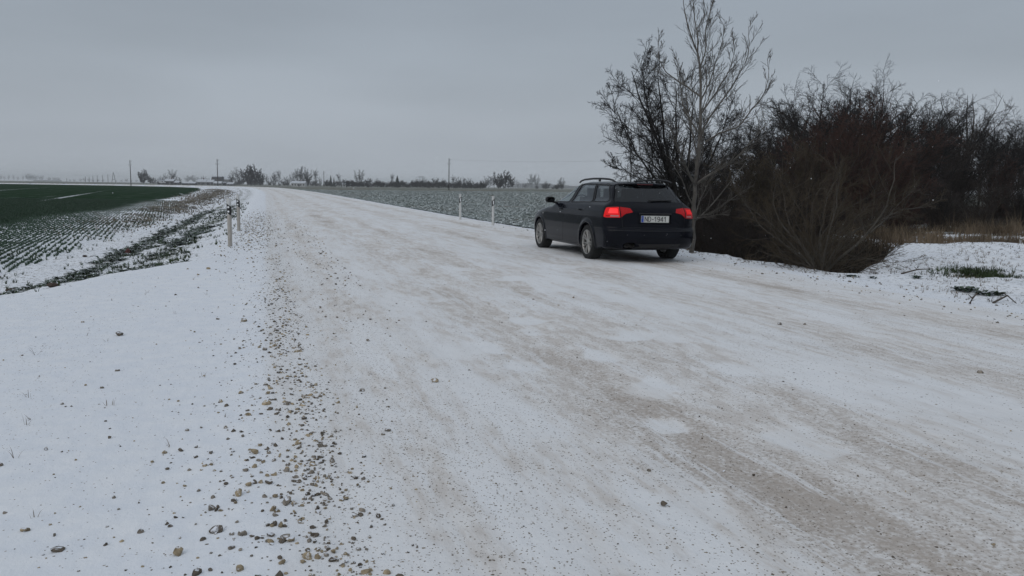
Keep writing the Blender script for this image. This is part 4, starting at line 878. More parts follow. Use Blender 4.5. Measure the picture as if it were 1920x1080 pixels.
fl = [(268, 319, 620, 3, 'dark dense tree left of the village, right of the first tall pole', .75), (281, 330, 640, 3, 'small dark tree touching the dense one left of the village', .8), (292, 334, 700, 0, 'low tree behind the first farm roof', .9), (310, 326, 760, 1, 'small round tree above the farm roofs', .9), (323, 319, 760, 0, 'taller airy tree above the farm roofs', .7),
      (335, 333, 780, 0, 'low tree right of the airy one behind the farm', 1), (300, 331, 780, 1, 'thin tree left above the farm roofs', .9), (352, 330, 2000, 0, 'faded wide tree behind the long low shed', 1.2), (362, 329, 2000, 0, 'faded rounded tree behind the long low shed', 1.2), (372, 332, 2000, 1, 'faded small tree between shed and barn', 1), (381, 331, 750, 0, 'small dark tree top above the second farm roof', .7),
      (390, 334, 1800, 0, 'faded tree left of the tall barn', 1), (441, 316, 640, 1, 'airy tree left of the big dark pair at the bend', .9), (433, 326, 680, 1, 'short tree at the left foot of the airy tree by the bend', .9), (449, 322, 620, 1, 'tree filling the gap before the big dark pair', .8),
      (463, 312, 560, 3, 'left one of the two big dark trees where the road ends', .62), (477, 311, 560, 3, 'right one of the two big dark trees where the road ends', .62), (488, 322, 570, 3, 'dark tree at the right foot of the big pair', .6), (470, 325, 550, 3, 'low dark growth under the big dark pair', .8),
      (500, 328, 700, 1, 'thin tree just right of the big dark pair', .8), (512, 326, 700, 1, 'second thin tree right of the big dark pair', .9), (523, 320, 680, 2, 'narrow tall tree between thin ones right of the bend', .8), (516, 324, 690, 1, 'tree leaning on the narrow tall one', .8), (538, 332, 720, 0, 'low tree left of the white farmhouse', .9),
      (548, 325, 760, 1, 'tree at the left end of the white farmhouse', .8), (558, 318, 780, 0, 'airy tree behind the white farmhouse, left half', .7), (567, 314, 780, 0, 'tallest airy tree behind the white farmhouse', .8), (577, 319, 780, 0, 'airy tree behind the white farmhouse, right half', .7), (577, 331, 690, 3, 'dark bushy tree at the right end of the white farmhouse', .5),
      (591, 320, 760, 2, 'slim tree right of the white farmhouse', 1.1), (600, 333, 720, 1, 'small tree left of the short pole', .9), (620, 329, 700, 'c', 'taller pointed spruce left of the small pale house', 1.2), (626, 333, 700, 'c', 'shorter pointed spruce beside the taller one', 1.1), (635, 326, 720, 2, 'pale slim tree between the spruces', .9), (643, 336, 700, 'c', 'smallest spruce close to the small pale house', 1.3),
      (613, 338, 660, 3, 'dark bush right of the short pole', 1), (629, 340, 660, 3, 'dark bush under the spruces', 1.1), (674, 320, 700, 0, 'rounded lone airy tree right of the small pale house', .75), (663, 340, 640, 3, 'dark bush left of the rounded airy tree', 1), (690, 335, 640, 3, 'dark bush right of the rounded airy tree', .9), (708, 335, 660, 1, 'small tree rising from the hedge', .9),
      (735, 327, 700, 2, 'pale slim tree beside the pointed dark one in the hedge', .9), (745, 330, 650, 'c', 'broad pointed spruce in the hedge left of the tall pole', 2.0), (782, 334, 680, 1, 'thin tree by the crossbar pole', .7), (796, 333, 680, 1, 'thin tree right of the crossbar pole', .8), (804, 338, 660, 'c', 'small spruce in the hedge', 1.2), (813, 334, 680, 2, 'pale slim tree left part of the hedge gap', 1),
      (820, 334, 680, 2, 'slim twin tree left of the tall pole', 1), (831, 335, 680, 1, 'small tree just left of the tall pole', .8), (850, 331, 700, 2, 'slim tree just right of the tall pole', 1), (859, 333, 640, 0, 'round dark tree right of the tall pole', .8), (870, 334, 700, 2, 'slim tree before the big dark clump', 1), (878, 335, 680, 0, 'rounded small tree before the big dark clump', .8),
      (906, 339, 560, 3, 'low left shoulder of the big dark clump', .8), (916, 331, 560, 0, 'left tree of the big dark clump', .8), (927, 324, 560, 0, 'middle tree of the big dark clump', .7), (945, 322, 560, 3, 'highest tree of the big dark clump', .7), (958, 329, 560, 3, 'right tree of the big dark clump', .6), (935, 335, 550, 3, 'dark low tree filling the big clump', .9),
      (996, 328, 1800, 0, 'faded airy tree left one of the pair near the car', .8), (1005, 328, 1800, 0, 'faded airy tree right one of the pair near the car', .8), (970, 338, 1900, 1, 'faded small tree right of the big dark clump', .9), (1024, 338, 1900, 1, 'small faded tree between the airy pair and the car', .8), (985, 345, 1700, 3, 'faded low bush left of the airy pair', 1),
      (1053, 334, 640, 0, 'dark tree half hidden by the car windscreen', .8), (1046, 345, 640, 3, 'low dark bush left of the car bonnet line', 1)]
for px_, yt, D, k, lab, ws in fl: far(px_, yt, D, k, lab, ws)
hv_, hf_ = [], []; hn = 0
src = FT[3][1]; bv = np.zeros(len(src.vertices) * 3); src.vertices.foreach_get('co', bv); bv = bv.reshape(-1, 3); bf = np.zeros(len(src.polygons) * 4, int)
src.polygons.foreach_get('vertices', bf) if False else None
bl = np.zeros(len(src.loops), np.int32); src.loops.foreach_get('vertex_index', bl); bf = bl.reshape(-1, 4)
for i in range(60):
    px_ = 650 + i * 4.3 + rt.uniform(-2, 2); D = 600 + rt.uniform(-25, 25); x0, y0, zt_ = pix(px_, D, 340.5 + rt.uniform(-2, 4) + (px_ - 650) * .008); zb = tz(x0, y0) - .6; s_ = (zt_ - zb) / 9; a_ = rt.uniform(0, 6.28)
    q_ = bv * (s_ * 1.1, s_ * 1.1, s_); hv_.append(np.stack([q_[:, 0] * math.cos(a_) - q_[:, 1] * math.sin(a_) + x0, q_[:, 0] * math.sin(a_) + q_[:, 1] * math.cos(a_) + y0, q_[:, 2] + zb], -1)); hf_.append(bf + hn); hn += len(bv)
tl_, tf_ = [], []; tn = 0
for i in range(95):
    px_ = rt.choice([rt.uniform(430, 665), rt.uniform(330, 440), rt.uniform(880, 1060), rt.uniform(255, 300)], p=[.6, .15, .15, .1]); D = rt.uniform(820, 900); x0, y0, zt_ = pix(px_, D, 339.5 + (px_ - 400) * .012 + rt.uniform(-3.5, 3.5)); zb = tz(x0, y0) - .6; s_ = (zt_ - zb) / 9; a_ = rt.uniform(0, 6.28)
    q_ = bv * (s_ * .9, s_ * .9, s_); tl_.append(np.stack([q_[:, 0] * math.cos(a_) - q_[:, 1] * math.sin(a_) + x0, q_[:, 0] * math.sin(a_) + q_[:, 1] * math.cos(a_) + y0, q_[:, 2] + zb], -1)); tf_.append(bf + tn); tn += len(bv)
tag(link('treeline', mesh_np('treeline', np.vstack(tl_), np.vstack(tf_), M_DARK2)), 'low dark growth behind the village and along the far road', 'woodland', kind='stuff')
tag(link('hedge', mesh_np('hedge', np.vstack(hv_), np.vstack(hf_), M_DARK2)), 'long dark hedge along the far edge of the right field', 'hedge', kind='stuff')
# far misty woodland
m_ = MB(); 
for i in range(420):
    px_ = rt.uniform(960, 1200); D = rt.uniform(3200, 3600); x0, y0, zt_ = pix(px_, D, 346 + 3 * math.sin(px_ * .03)); zb = tz(x0, y0)
    h_ = max(5, zt_ - zb) * rt.uniform(.7, 1.05); a_ = rt.uniform(-1, 1, (5, 3)) * (4, 4, 0)
    m_.add(*tubes(np.stack([np.array([x0, y0, zb]) + a_ * .2, np.array([x0, y0, zb + h_ * .5]) + a_, np.array([x0, y0, zb + h_]) + a_ * .6], 1), np.tile([1.2, 3.4, .4], (5, 1)), 4))
tag(m_.build('woodland', M_DARK2), 'far misty woodland on the horizon left of the car', 'woodland', kind='stuff')
# poles
M_POLE = mat('weathered_wood', (.06, .055, .052), .9, var=.2); M_INS = mat('insulator', (.10, .10, .10), .4)
def pole(px_, yt, D, lab, arms=1, grp='utility poles'):
    x0, y0, zt_ = pix(px_, D, yt); zb = tz(x0, y0); h = zt_ - zb; t = empty('utility_pole', (x0, y0, zb)); tag(t, lab, 'utility pole', grp)
    r_ = max(.14, D * .00032)
    MB().tube([(0, 0, -.2), (0, 0, h)], [r_ * 1.2, r_ * .85], 8).build('pole', M_POLE, t, True)
    if arms:
        for (sx_, zz) in ((-1, h - 1.9), (1, h - 1.9), (1, h - .6)):
            q_ = MB().tube([(0, 0, zz), (sx_ * .55, 0, zz), (sx_ * .55, 0, zz + .22)], .035, 5).build('bracket', M_POLE, t)
            MB().tube([(sx_ * .55, 0, zz + .2), (sx_ * .55, 0, zz + .3), (sx_ * .55, 0, zz + .4)], [.06, .09, .04], 6).build('insulator', M_INS, q_)
    return (x0, y0, zb + h)
PT = [pole(243.5, 300, 300, 'leftmost tall pole standing at the far edge of the green field'), pole(407, 298, 285, 'tall pole before the barn of the village'), pole(842, 297, 270, 'tall pole standing in the right field before the hedge')]
pole(607, 321, 520, 'short looking pole right of the white farmhouse')
x0, y0, zt_ = pix(789.5, 640, 331); zb = tz(x0, y0); t = empty('utility_pole', (x0, y0, zb)); tag(t, 'pole with a crossbar above the hedge', 'utility pole', 'utility poles')
for dx in (-.9, .9): MB().tube([(dx, 0, 0), (dx, 0, zt_ - zb)], .17, 6).build('pole', M_POLE, t)
MB().box((0, 0, zt_ - zb - .2), (4.6, .25, .3)).build('crossbar', M_POLE, t)
for kq_, (px_, yt) in enumerate(((125, 334), (160, 331), (167, 331.5), (174, 330), (182, 329), (192, 328), (202, 327))): pole(px_, yt, 1700, ORD[kq_] + ' of the seven thin distant poles, counted from the left', 0, 'row of thin distant poles')
x0, y0, zt_ = pix(212.5, 1400, 323.5); zb = tz(x0, y0); t = empty('frame_pole', (x0, y0, zb)); tag(t, 'narrow two legged pole shaped like the letter A at the left horizon', 'utility pole')
h = zt_ - zb
for sx_ in (-1, 1): MB().tube([(sx_ * 3.4, 0, 0), (sx_ * .25, 0, h)], .42, 6).build('leg', M_POLE, t)
MB().tube([(-2.4, 0, h * .32), (2.4, 0, h * .32)], .32, 5).build('crossbar', M_POLE, t)
# wires
M_WIRE = mat('wire', (.05, .05, .055), .6)
def wire(a_, b_, sag, lab):
    u = np.linspace(0, 1, 25)[:, None]; a_ = np.array(a_); b_ = np.array(b_); q_ = a_ * (1 - u) + b_ * u; q_[:, 2:] -= sag * 4 * u * (1 - u)
    tag(MB().tube(q_, .013, 4).build('power_line', M_WIRE), lab, 'power line', 'power lines')
r6 = pix(1420, 230, 286)
wire(np.array(PT[2]) + (.5, 0, -.4), np.array(r6), 1.5, 'thin power line running right from the pole in the right field')

# village
M_WALLD = mat('dark_boards', (.055, .05, .052), .9, var=.3, vscale=1); M_WALLG = mat('grey_plaster', (.20, .20, .20), .9, var=.1, vscale=1); M_WALLW = mat('white_plaster', (.55, .56, .56), .9)
M_ROOFS = mat('snowy_roof', (.55, .58, .62), .8, var=.08, vscale=1); M_ROOFG = mat('thin_snow_roof', (.30, .32, .35), .8, var=.2, vscale=1); M_WIN = mat('dark_window', (.03, .035, .04), .2); M_CH = mat('chimney_brick', (.12, .08, .07), .9)
def house(x1, x2, yr, ye, D, wm, rm, lab, depth=6, nwin=2, chim=True, rz=0, name='farmhouse'):
    xa, y0, ztop = pix(x1, D, yr); xb, _, zeave = pix(x2, D, ye); wd_ = xb - xa; xc = (xa + xb) / 2; zb = tz(xc, y0); he = zeave - zb; hr = ztop - zb
    t = empty(name, (xc, y0 + depth / 2, zb), rz); tag(t, lab, 'building', 'village buildings')
    wl = MB(); w2 = wd_ / 2 - .25; d2 = depth / 2 - .3
    wl.prism([(-d2, -.5), (d2, -.5), (d2, he), (0, hr - .25), (-d2, he)], 2 * w2, lambda u, v, h_: np.stack([h_ - w2, u, v], -1)); wl.build('wall', wm, t)
    for sg in (-1, 1):
        m_ = MB(); s_ = sg
        q = [(-sg * 0.0, hr + .12), (sg * (depth / 2), he + .02), (sg * (depth / 2), he - .15), (0, hr - .1)]
        m_.prism(q, wd_, lambda u, v, h_: np.stack([h_ - wd_ / 2, u, v], -1)); m_.build('roof', rm, t)
    for i in range(nwin):
        f_ = -w2 + 2 * w2 * (i + .5) / nwin; MB().box((f_, -d2 - .04, he * .5), (1.1, .1, 1.2)).build('window', M_WIN, t)
    MB().box((w2 * .15, -d2 - .04, he * .36), (.95, .08, he * .7)).build('door', M_WIN if wm is not M_WALLD else M_WALLG, t)
    if chim: MB().box((w2 * .3, 0, hr + .5), (.7, .7, 1.5)).build('chimney', M_CH, t)
house(294, 307, 336.5, 340.5, 690, M_WALLD, M_ROOFG, 'grey roofed small farmhouse at the left end of the village')
house(308, 325.5, 335.3, 339.6, 660, M_WALLD, M_ROOFS, 'dark farmhouse with bright snowy roof beside its lower annex')
house(325.8, 335.5, 339, 342.3, 655, M_WALLD, M_ROOFS, 'low annex with snowy roof right of the dark farmhouse', 5, 1, False)
house(340, 366, 340.8, 343.6, 660, M_WALLD, M_ROOFS, 'long low dark shed with snowy roof in mid village', 5, 4, False)
house(368.5, 386, 335.8, 341.2, 700, M_WALLG, M_ROOFS, 'grey farmhouse with white roof between shed and barn')
house(386.5, 400, 336.8, 341.5, 690, M_WALLD, M_ROOFS, 'dark farmhouse with white roof below the tall barn')
house(396, 415, 330.5, 332, 760, M_WALLD, M_ROOFG, 'tall dark two storey barn behind the village pole', 8, 3, False)
house(414, 431, 330.5, 336.5, 800, M_WALLG, M_ROOFS, 'pale barn with big snowy roof right of the tall dark barn', 8, 2, False)
house(399.5, 415, 340, 343.6, 650, M_WALLG, M_ROOFS, 'low grey house at the foot of the village pole', 5, 3, False)
house(415.5, 424, 341, 343, 655, M_WALLD, M_ROOFG, 'tiny dark shed right of the village pole', 5, 1, False)
house(424.5, 437.5, 342, 345, 640, M_WALLG, M_ROOFS, 'low snowy roofed shed at the right end of the village', 5, 2, False)
house(545, 572, 339.5, 343.5, 640, M_WALLW, M_ROOFS, 'long white farmhouse with dark windows right of the road end', 7, 5, True)
house(641, 656, 341.2, 345.5, 620, M_WALLW, M_ROOFS, 'small pale house beside the spruces', 6, 2, True)
house(62, 111, 337.0, 338.8, 2600, M_WALLG, M_ROOFG, 'very long faded farm shed at the far left horizon', 16, 6, False)
# tiny white car before the village
x0, y0, _ = pix(304.5, 640); zb = tz(x0, y0); t = empty('parked_van', (x0, y0, zb + .9)); tag(t, 'tiny white van parked before the first village houses', 'van')
M_VAN = mat('white_paint', (.6, .61, .62), .4)
MB().prism([(-2.3, .35), (2.3, .35), (2.35, 1.0), (1.6, 1.15), (1.0, 1.95), (-2.2, 1.98), (-2.35, 1.0)], 1.8, lambda u, v, h_: np.stack([u, h_ - .9, v], -1)).build('body', M_VAN, t)
for sx_ in (-1.4, 1.4): MB().tube([(sx_, -.92, .34), (sx_, .92, .34)], .34, 12).build('wheel', M_BLK, t)
MB().prism([(.1, 1.2), (1.3, 1.2), (.85, 1.8), (.1, 1.8)], .02, lambda u, v, h_: np.stack([u, h_ - .925, v], -1)).build('window', M_WIN, t)
#CARBEGIN
# ------------------------------------------------------------------ estate car (x forward, y left, z up, origin under the rear axle)
M_PAINT = mat('dark_blue_paint', (.0035, .0042, .008), .17, 0, .12, .05, var=.25, vscale=3); M_PAINT.node_tree.nodes['Principled BSDF'].inputs['Coat Roughness'].default_value = .16
M_TRIM = mat('black_trim', (.010, .010, .011), .55); M_RUB = mat('tyre_rubber', (.011, .011, .011), .85, var=.4, vscale=30, bump=.3, bscale=80)
M_RIM = mat('alloy_rim', (.36, .35, .33), .42, .85, var=.15, vscale=20); M_SEAT = mat('seat_fabric', (.03, .03, .033), .9)
M_CHR = mat('exhaust_steel', (.25, .24, .23), .4, .9); M_PLW = mat('plate_white', (.62, .62, .58), .5); M_PLB = mat('plate_blue', (.01, .06, .35), .5); M_PLK = mat('plate_ink', (.01, .01, .01), .6)
M_LIT = mat('lit_brake_lamp', (.25, .006, .006), .25, 0, .2, 0, emit=(1, .015, .018), es=.42, var=.3, vscale=40); M_LIT2 = mat('lit_tail_lamp', (.20, .006, .008), .25, 0, .2, 0, emit=(1, .02, .025), es=.13, var=.3, vscale=40)
M_BRK = mat('bright_lamp_core', (.3, .01, .01), .25, 0, .2, 0, emit=(1, .035, .04), es=1.0)
M_HOT = mat('bulb_cluster', (.5, .02, .02), .3, emit=(1, .08, .06), es=1.5); M_AMB = mat('pale_lamp_glass', (.42, .20, .20), .25, 0, .5, .5)
M_LAMPF = mat('clear_lamp', (.5, .5, .5), .15, coat=1)
def glass(name, tint, alpha):
    m = bpy.data.materials.new(name); m.use_nodes = True; t = m.node_tree; t.nodes.clear(); o_ = t.nodes.new('ShaderNodeOutputMaterial')
    tr = t.nodes.new('ShaderNodeBsdfTransparent'); tr.inputs[0].default_value = (*tint, 1); gl = t.nodes.new('ShaderNodeBsdfGlossy'); gl.inputs[0].default_value = (.9, .93, .96, 1); gl.inputs['Roughness'].default_value = .06
    lw_ = t.nodes.new('ShaderNodeLayerWeight'); lw_.inputs[0].default_value = .5; pw_ = t.nodes.new('ShaderNodeMath'); pw_.operation = 'POWER'; pw_.inputs[1].default_value = 4; t.links.new(lw_.outputs['Facing'], pw_.inputs[0]); fr = t.nodes.new('ShaderNodeMath'); fr.operation = 'MULTIPLY_ADD'; fr.inputs[1].default_value = .8; fr.inputs[2].default_value = .045; t.links.new(pw_.outputs[0], fr.inputs[0]); mx_ = t.nodes.new('ShaderNodeMixShader')
    t.links.new(fr.outputs[0], mx_.inputs[0]); t.links.new(tr.outputs[0], mx_.inputs[1]); t.links.new(gl.outputs[0], mx_.inputs[2]); t.links.new(mx_.outputs[0], o_.inputs[0]); return m
M_GL = glass('window_glass', (.88, .93, .92), 0); M_GLT = glass('tinted_glass', (.50, .52, .54), 0); M_GLR = glass('dark_rear_glass', (.12, .13, .14), 0)
def sm(xs, ys, w=.03):
    g_ = np.arange(xs[0] - .3, xs[-1] + .3, .005); v_ = np.interp(g_, xs, ys); k_ = np.exp(-.5 * (np.arange(-40, 41) * .005 / w) ** 2); k_ /= k_.sum()
    return g_, np.convolve(np.pad(v_, 40, 'edge'), k_, 'valid')
TOP = sm([-1.05, -.9, -.52, -.45, -.2, .3, .8, 1.15, 1.35, 1.62, 2.16, 2.3, 2.55, 2.8, 3.1, 3.35, 3.5, 3.62], [1.372, 1.376, 1.385, 1.392, 1.412, 1.427, 1.424, 1.395, 1.345, 1.245, .995, .968, .935, .895, .832, .758, .66, .5], .025)
REAR = sm([.1, .24, .34, .46, .565, .585, .62, .70, .88, .965, 1.045, 1.36, 1.45], [-.82, -.91, -.985, -1.015, -1.01, -1.0, -.962, -.958, -.935, -.875, -.78, -.455, -.38], .012)
FRONT = sm([.1, .2, .32, .5, .62, .75, .9], [3.40, 3.50, 3.58, 3.60, 3.57, 3.50, 3.3], .02)
WZ = sm([.1, .17, .24, .34, .5, .62, .80, .895, .915, .985, 1.03, 1.06, 1.2, 1.33, 1.40, 1.45], [.74, .80, .845, .868, .883, .886, .882, .868, .855, .820, .785, .762, .690, .622, .575, .50], .012)
WX = sm([-1.05, -.9, -.6, -.2, .3, 1.5, 2.3, 2.9, 3.2, 3.4, 3.5, 3.6], [.955, .972, .99, 1.0, 1.0, 1.0, .998, .98, .94, .87, .80, .68], .05)
GX_ = sm([-1.0, -.75, -.4, .2, .9, 1.4, 2.0, 2.4], [.86, .88, .91, .96, .985, .975, .95, .93], .05)
def smax(a_, b_, k_):
    h = np.clip(.5 + .5 * (a_ - b_) / k_, 0, 1); return b_ + (a_ - b_) * h + k_ * h * (1 - h)
def ipl(T_, x): return np.interp(x, T_[0], T_[1])
def Fout(x, y, z):
    ay = np.abs(y)
    g_ = sst(.98, 1.12, z)
    wv = ipl(WZ, z) * (ipl(WX, x) * (1 - g_) + ipl(GX_, x) * g_)
    rr = np.minimum(np.hypot(x, z - .316), np.hypot(x - 2.65, z - .316)); wv = wv + .014 * np.exp(-((rr - .375) / .035) ** 2)
    side = (ay - wv) * .95
    xe = x + np.where(x > 1.0, .14, .02) * (ay / .75) ** 2 * sst(.7, 1.5, x) 
    top = (z - (ipl(TOP, xe) - .035 * (ay / .7) ** 2)) * np.where((x > 1.1) & (x < 2.2), .9, .98)
    rear = (ipl(REAR, z) + .17 * (ay / .85) ** 4 + .03 * (ay / .85) ** 2 - x) * .85
    front = (x - ipl(FRONT, z) + .42 * (ay / .85) ** 3) * .85
    bot = (.20 + .05 * sst(-.25, -.6, x) + .03 * sst(2.95, 3.3, x)) - z
    f_ = smax(side, top, .10); f_ = smax(f_, rear, .07); f_ = smax(f_, front, .12); f_ = smax(f_, bot, .05); return f_
W_FD = [(1.93, 1.005), (1.16, 1.012), (1.085, 1.362), (1.25, 1.352), (1.48, 1.262), (1.76, 1.118)]
W_RD = [(1.035, 1.015), (.10, 1.038), (.335, 1.362), (.97, 1.368)]
W_QT = [(.035, 1.042), (.265, 1.356), (-.20, 1.345), (-.27, 1.32), (-.53, 1.085), (-.51, 1.056)]
W_RR = [(-.655, 1.065), (.655, 1.065), (.515, 1.350), (-.515, 1.350)]
W_WS = [(-.70, 1.02), (.70, 1.02), (.56, 1.335), (-.56, 1.335)]
def psd(u, v, P):
    return poly_sd(u, v, P)
def Ftot(x, y, z, cut=True):
    f_ = Fout(x, y, z); ay = np.abs(y)
    cab = np.maximum(np.maximum(f_ + .045, .62 - z), np.maximum(x - 2.05, -.72 - x)); cab = np.maximum(cab, ay - .74)
    arch = np.minimum(np.hypot(x, z - .316), np.hypot(x - 2.65, z - .316)) - .352; arch = np.maximum(arch, .58 - ay)
    wd_ = np.minimum(np.minimum(psd(x, z, W_FD), psd(x, z, W_RD)), psd(x, z, W_QT)); wd_ = np.maximum(wd_, .25 - ay)
    wr_ = np.maximum(psd(y, z, W_RR), np.maximum(x + .2, -1.2 - x)); ws_ = np.maximum(psd(y, z, W_WS), 1.2 - x)
    wn = np.minimum(np.minimum(wd_, wr_), ws_); wn = np.maximum(wn, -(f_ + .09))
    rec = np.maximum(np.maximum(np.abs(y) - .31, np.abs(z - .772) - .082), -(f_ + .022)); rec = np.maximum(rec, x + .5)
    ex = np.maximum(np.hypot(np.clip(np.abs(y - .46) - .05, 0, 9), (z - .315)) - .052, x + .7) if cut else f_ * 0 + 9
    return np.maximum.reduce([f_, -cab, -arch, -wn, -rec, -ex])
def car_shell():
    h = .0125
    xs = np.arange(-1.07, 3.67, h); ys = np.arange(-h / 2, .96, h); zs = np.arange(.14, 1.48, h)
    X, Y, Z = np.meshgrid(xs, ys, zs, indexing='ij')
    f0 = Fout(X, Y, Z); G = f0.copy()
    m = np.abs(f0) < .30
    inner = f0 < .05
    G[inner] = Ftot(X[inner], Y[inner], Z[inner]); G2 = f0.copy(); G2[inner] = Ftot(X[inner], Y[inner], Z[inner], False)
    G = np.concatenate([G2[:, :0:-1], G[:, 1:]], 1)
    ysf = np.concatenate([-ys[:0:-1], ys[1:]])
    ins = G < 0
    cell = ins[:-1, :-1, :-1]; cnt = np.zeros(cell.shape, np.int8)
    for i in (0, 1):
        for j in (0, 1):
            for k in (0, 1): cnt += ins[i:ins.shape[0] - 1 + i, j:ins.shape[1] - 1 + j, k:ins.shape[2] - 1 + k]
    act = (cnt > 0) & (cnt < 8); vid = np.full(act.shape, -1); ci = np.argwhere(act); vid[act] = np.arange(len(ci))
    acc = np.zeros((len(ci), 3)); c_ = np.zeros(len(ci))
    offs = [(0, 0, 0), (1, 0, 0), (0, 1, 0), (1, 1, 0), (0, 0, 1), (1, 0, 1), (0, 1, 1), (1, 1, 1)]
    val = {o_: G[ci[:, 0] + o_[0], ci[:, 1] + o_[1], ci[:, 2] + o_[2]] for o_ in offs}
    for a_ in offs:
        for ax in range(3):
            if a_[ax]: continue
            b_ = list(a_); b_[ax] = 1; b_ = tuple(b_); va, vb = val[a_], val[b_]; cr_ = (va < 0) != (vb < 0)
            t_ = va / np.where(np.abs(va - vb) < 1e-12, 1, va - vb); p_ = np.tile(np.array(a_, float), (len(ci), 1)); p_[:, ax] += t_
            acc[cr_] += p_[cr_]; c_[cr_] += 1
    acc /= c_[:, None]; g_ = ci + acc
    ystep = np.interp(g_[:, 1], np.arange(len(ysf)), ysf)
    Vv = np.stack([xs[0] + g_[:, 0] * h, ystep, zs[0] + g_[:, 2] * h], -1)
    F = []
    for ax in range(3):
        sl0 = [slice(None)] * 3; sl1 = [slice(None)] * 3; sl0[ax] = slice(0, -1); sl1[ax] = slice(1, None)
        A_ = ins[tuple(sl0)]; B_ = ins[tuple(sl1)]; e = np.argwhere(A_ != B_)
        o1, o2 = [(1, 2), (2, 0), (0, 1)][ax]
        ok = (e[:, o1] > 0) & (e[:, o2] > 0) & (e[:, o1] < vid.shape[o1]) & (e[:, o2] < vid.shape[o2]) & (e[:, ax] < vid.shape[ax]); e = e[ok]
        def gv(d1, d2):
            q = e.copy(); q[:, o1] -= d1; q[:, o2] -= d2; return vid[q[:, 0], q[:, 1], q[:, 2]]
        quad = np.stack([gv(1, 1), gv(0, 1), gv(0, 0), gv(1, 0)], 1); fl_ = A_[e[:, 0], e[:, 1], e[:, 2]]
        F.append(np.where(fl_[:, None], quad, quad[:, ::-1]))
    F = np.vstack(F)
    # relax onto the surface
    def grad(P, e_=.003, fn=Ftot):
        return np.stack([fn(P[:, 0] + e_, P[:, 1], P[:, 2]) - fn(P[:, 0] - e_, P[:, 1], P[:, 2]), fn(P[:, 0], P[:, 1] + e_, P[:, 2]) - fn(P[:, 0], P[:, 1] - e_, P[:, 2]), fn(P[:, 0], P[:, 1], P[:, 2] + e_) - fn(P[:, 0], P[:, 1], P[:, 2] - e_)], -1) / (2 * e_)
    for _ in range(2):
        g_ = grad(Vv); f_ = Ftot(Vv[:, 0], Vv[:, 1], Vv[:, 2]); st_ = -f_[:, None] * g_ / ((g_ ** 2).sum(1, keepdims=True) + .1); ln = np.linalg.norm(st_, axis=1, keepdims=True); Vv = Vv + st_ * np.minimum(1, .006 / (ln + 1e-9))
    n_ = grad(Vv, .006); n_ /= np.linalg.norm(n_, axis=1, keepdims=True) + 1e-9
    return Vv, F, n_
CV, CF, CN = car_shell(); print('car', len(CV), len(CF))
def inpoly(u, v, P): return poly_sd(u, v, P) < 0
fcn = CV[CF].mean(1); fx, fy, fz = fcn.T; fay = np.abs(fy); fon = Fout(fx, fy, fz); fnn = CN[CF].mean(1)
skin = fon > -.02
D_F = [(1.275, .22), (2.26, .22), (2.21, .62), (2.12, .93), (1.97, 1.0), (1.80, 1.13), (1.50, 1.29), (1.26, 1.378), (1.03, 1.385), (1.09, 1.0), (1.17, .9)]
D_R = [(1.275, .22), (1.17, .9), (1.09, 1.0), (1.03, 1.385), (.31, 1.378), (.065, 1.03), (.10, .96), (.28, .80), (.40, .62), (.44, .22)]
part = np.zeros(len(CF), int)
sidef = skin & (fay > .5) & (np.abs(fnn[:, 1]) > .35)
part[sidef & inpoly(fx, fz, D_F)] = 1; part[sidef & inpoly(fx, fz, D_R)] = 2
tg = skin & (fx < -.40) & (fnn[:, 0] < -.25) & inpoly(fy, fz, [(-.63, .60), (.63, .60), (.66, .98), (.72, 1.04), (.545, 1.375), (-.545, 1.375), (-.72, 1.04), (-.66, .98)]) ; part[tg] = 3
part[skin & (fx < -.36) & (fz < .60)] = 4
part[skin & (fx > 2.12) & (fnn[:, 2] > .6) & (fay < .72) & (fz > .6)] = 5
part[skin & (fx > 3.0) & (fz < .62)] = 6
CX, CY, CYAW, CROLL = 2.17, 14.78, .297, .010
car = empty('estate_car', (0, 0, 0)); tag(car, 'black estate car with lit red tail lamps parked at the right road edge', 'car')
fwv = np.array([-math.sin(CYAW), math.cos(CYAW), 0.])
def gz(p_): return tz(p_[0], p_[1])
cz = []
ltv = np.array([-math.cos(CYAW), -math.sin(CYAW), 0.])
base = np.array([CX, CY, 0.])
zl = np.mean([gz(base + fwv * a_ + ltv * .77) for a_ in (0, 2.65)]); zr_ = np.mean([gz(base + fwv * a_ - ltv * .77) for a_ in (0, 2.65)])
zr0 = np.mean([gz(base + ltv * a_) for a_ in (-.77, .77)]); zf0 = np.mean([gz(base + fwv * 2.65 + ltv * a_) for a_ in (-.77, .77)])
pitch = (zf0 - zr0) / 2.65
fw3 = np.array([fwv[0], fwv[1], pitch]); fw3 /= np.linalg.norm(fw3); lt3 = np.array([ltv[0], ltv[1], (zl - zr_) / 1.54]); lt3 /= np.linalg.norm(lt3); up3 = np.cross(fw3, lt3)
Mx = Matrix.Identity(4)
for i in range(3): Mx[i][0] = fw3[i]; Mx[i][1] = lt3[i]; Mx[i][2] = up3[i]
Mx[0][3] = CX; Mx[1][3] = CY; Mx[2][3] = zr0 - .012
car.matrix_world = Mx
CP = {}
for k, nm in enumerate(['body', 'front_door', 'rear_door', 'tailgate', 'rear_bumper', 'bonnet', 'front_bumper']):
    sets = [CF[(part == k)]] if k not in (1, 2) else [CF[(part == k) & (fy > 0)], CF[(part == k) & (fy < 0)]]
    for j, f in enumerate(sets):
        u, inv = np.unique(f, return_inverse=True); me = mesh_np(nm, CV[u], inv.reshape(f.shape), M_PAINT)
        me.normals_split_custom_set_from_vertices(CN[u].tolist()); CP[(nm, j)] = link(nm, me, car)
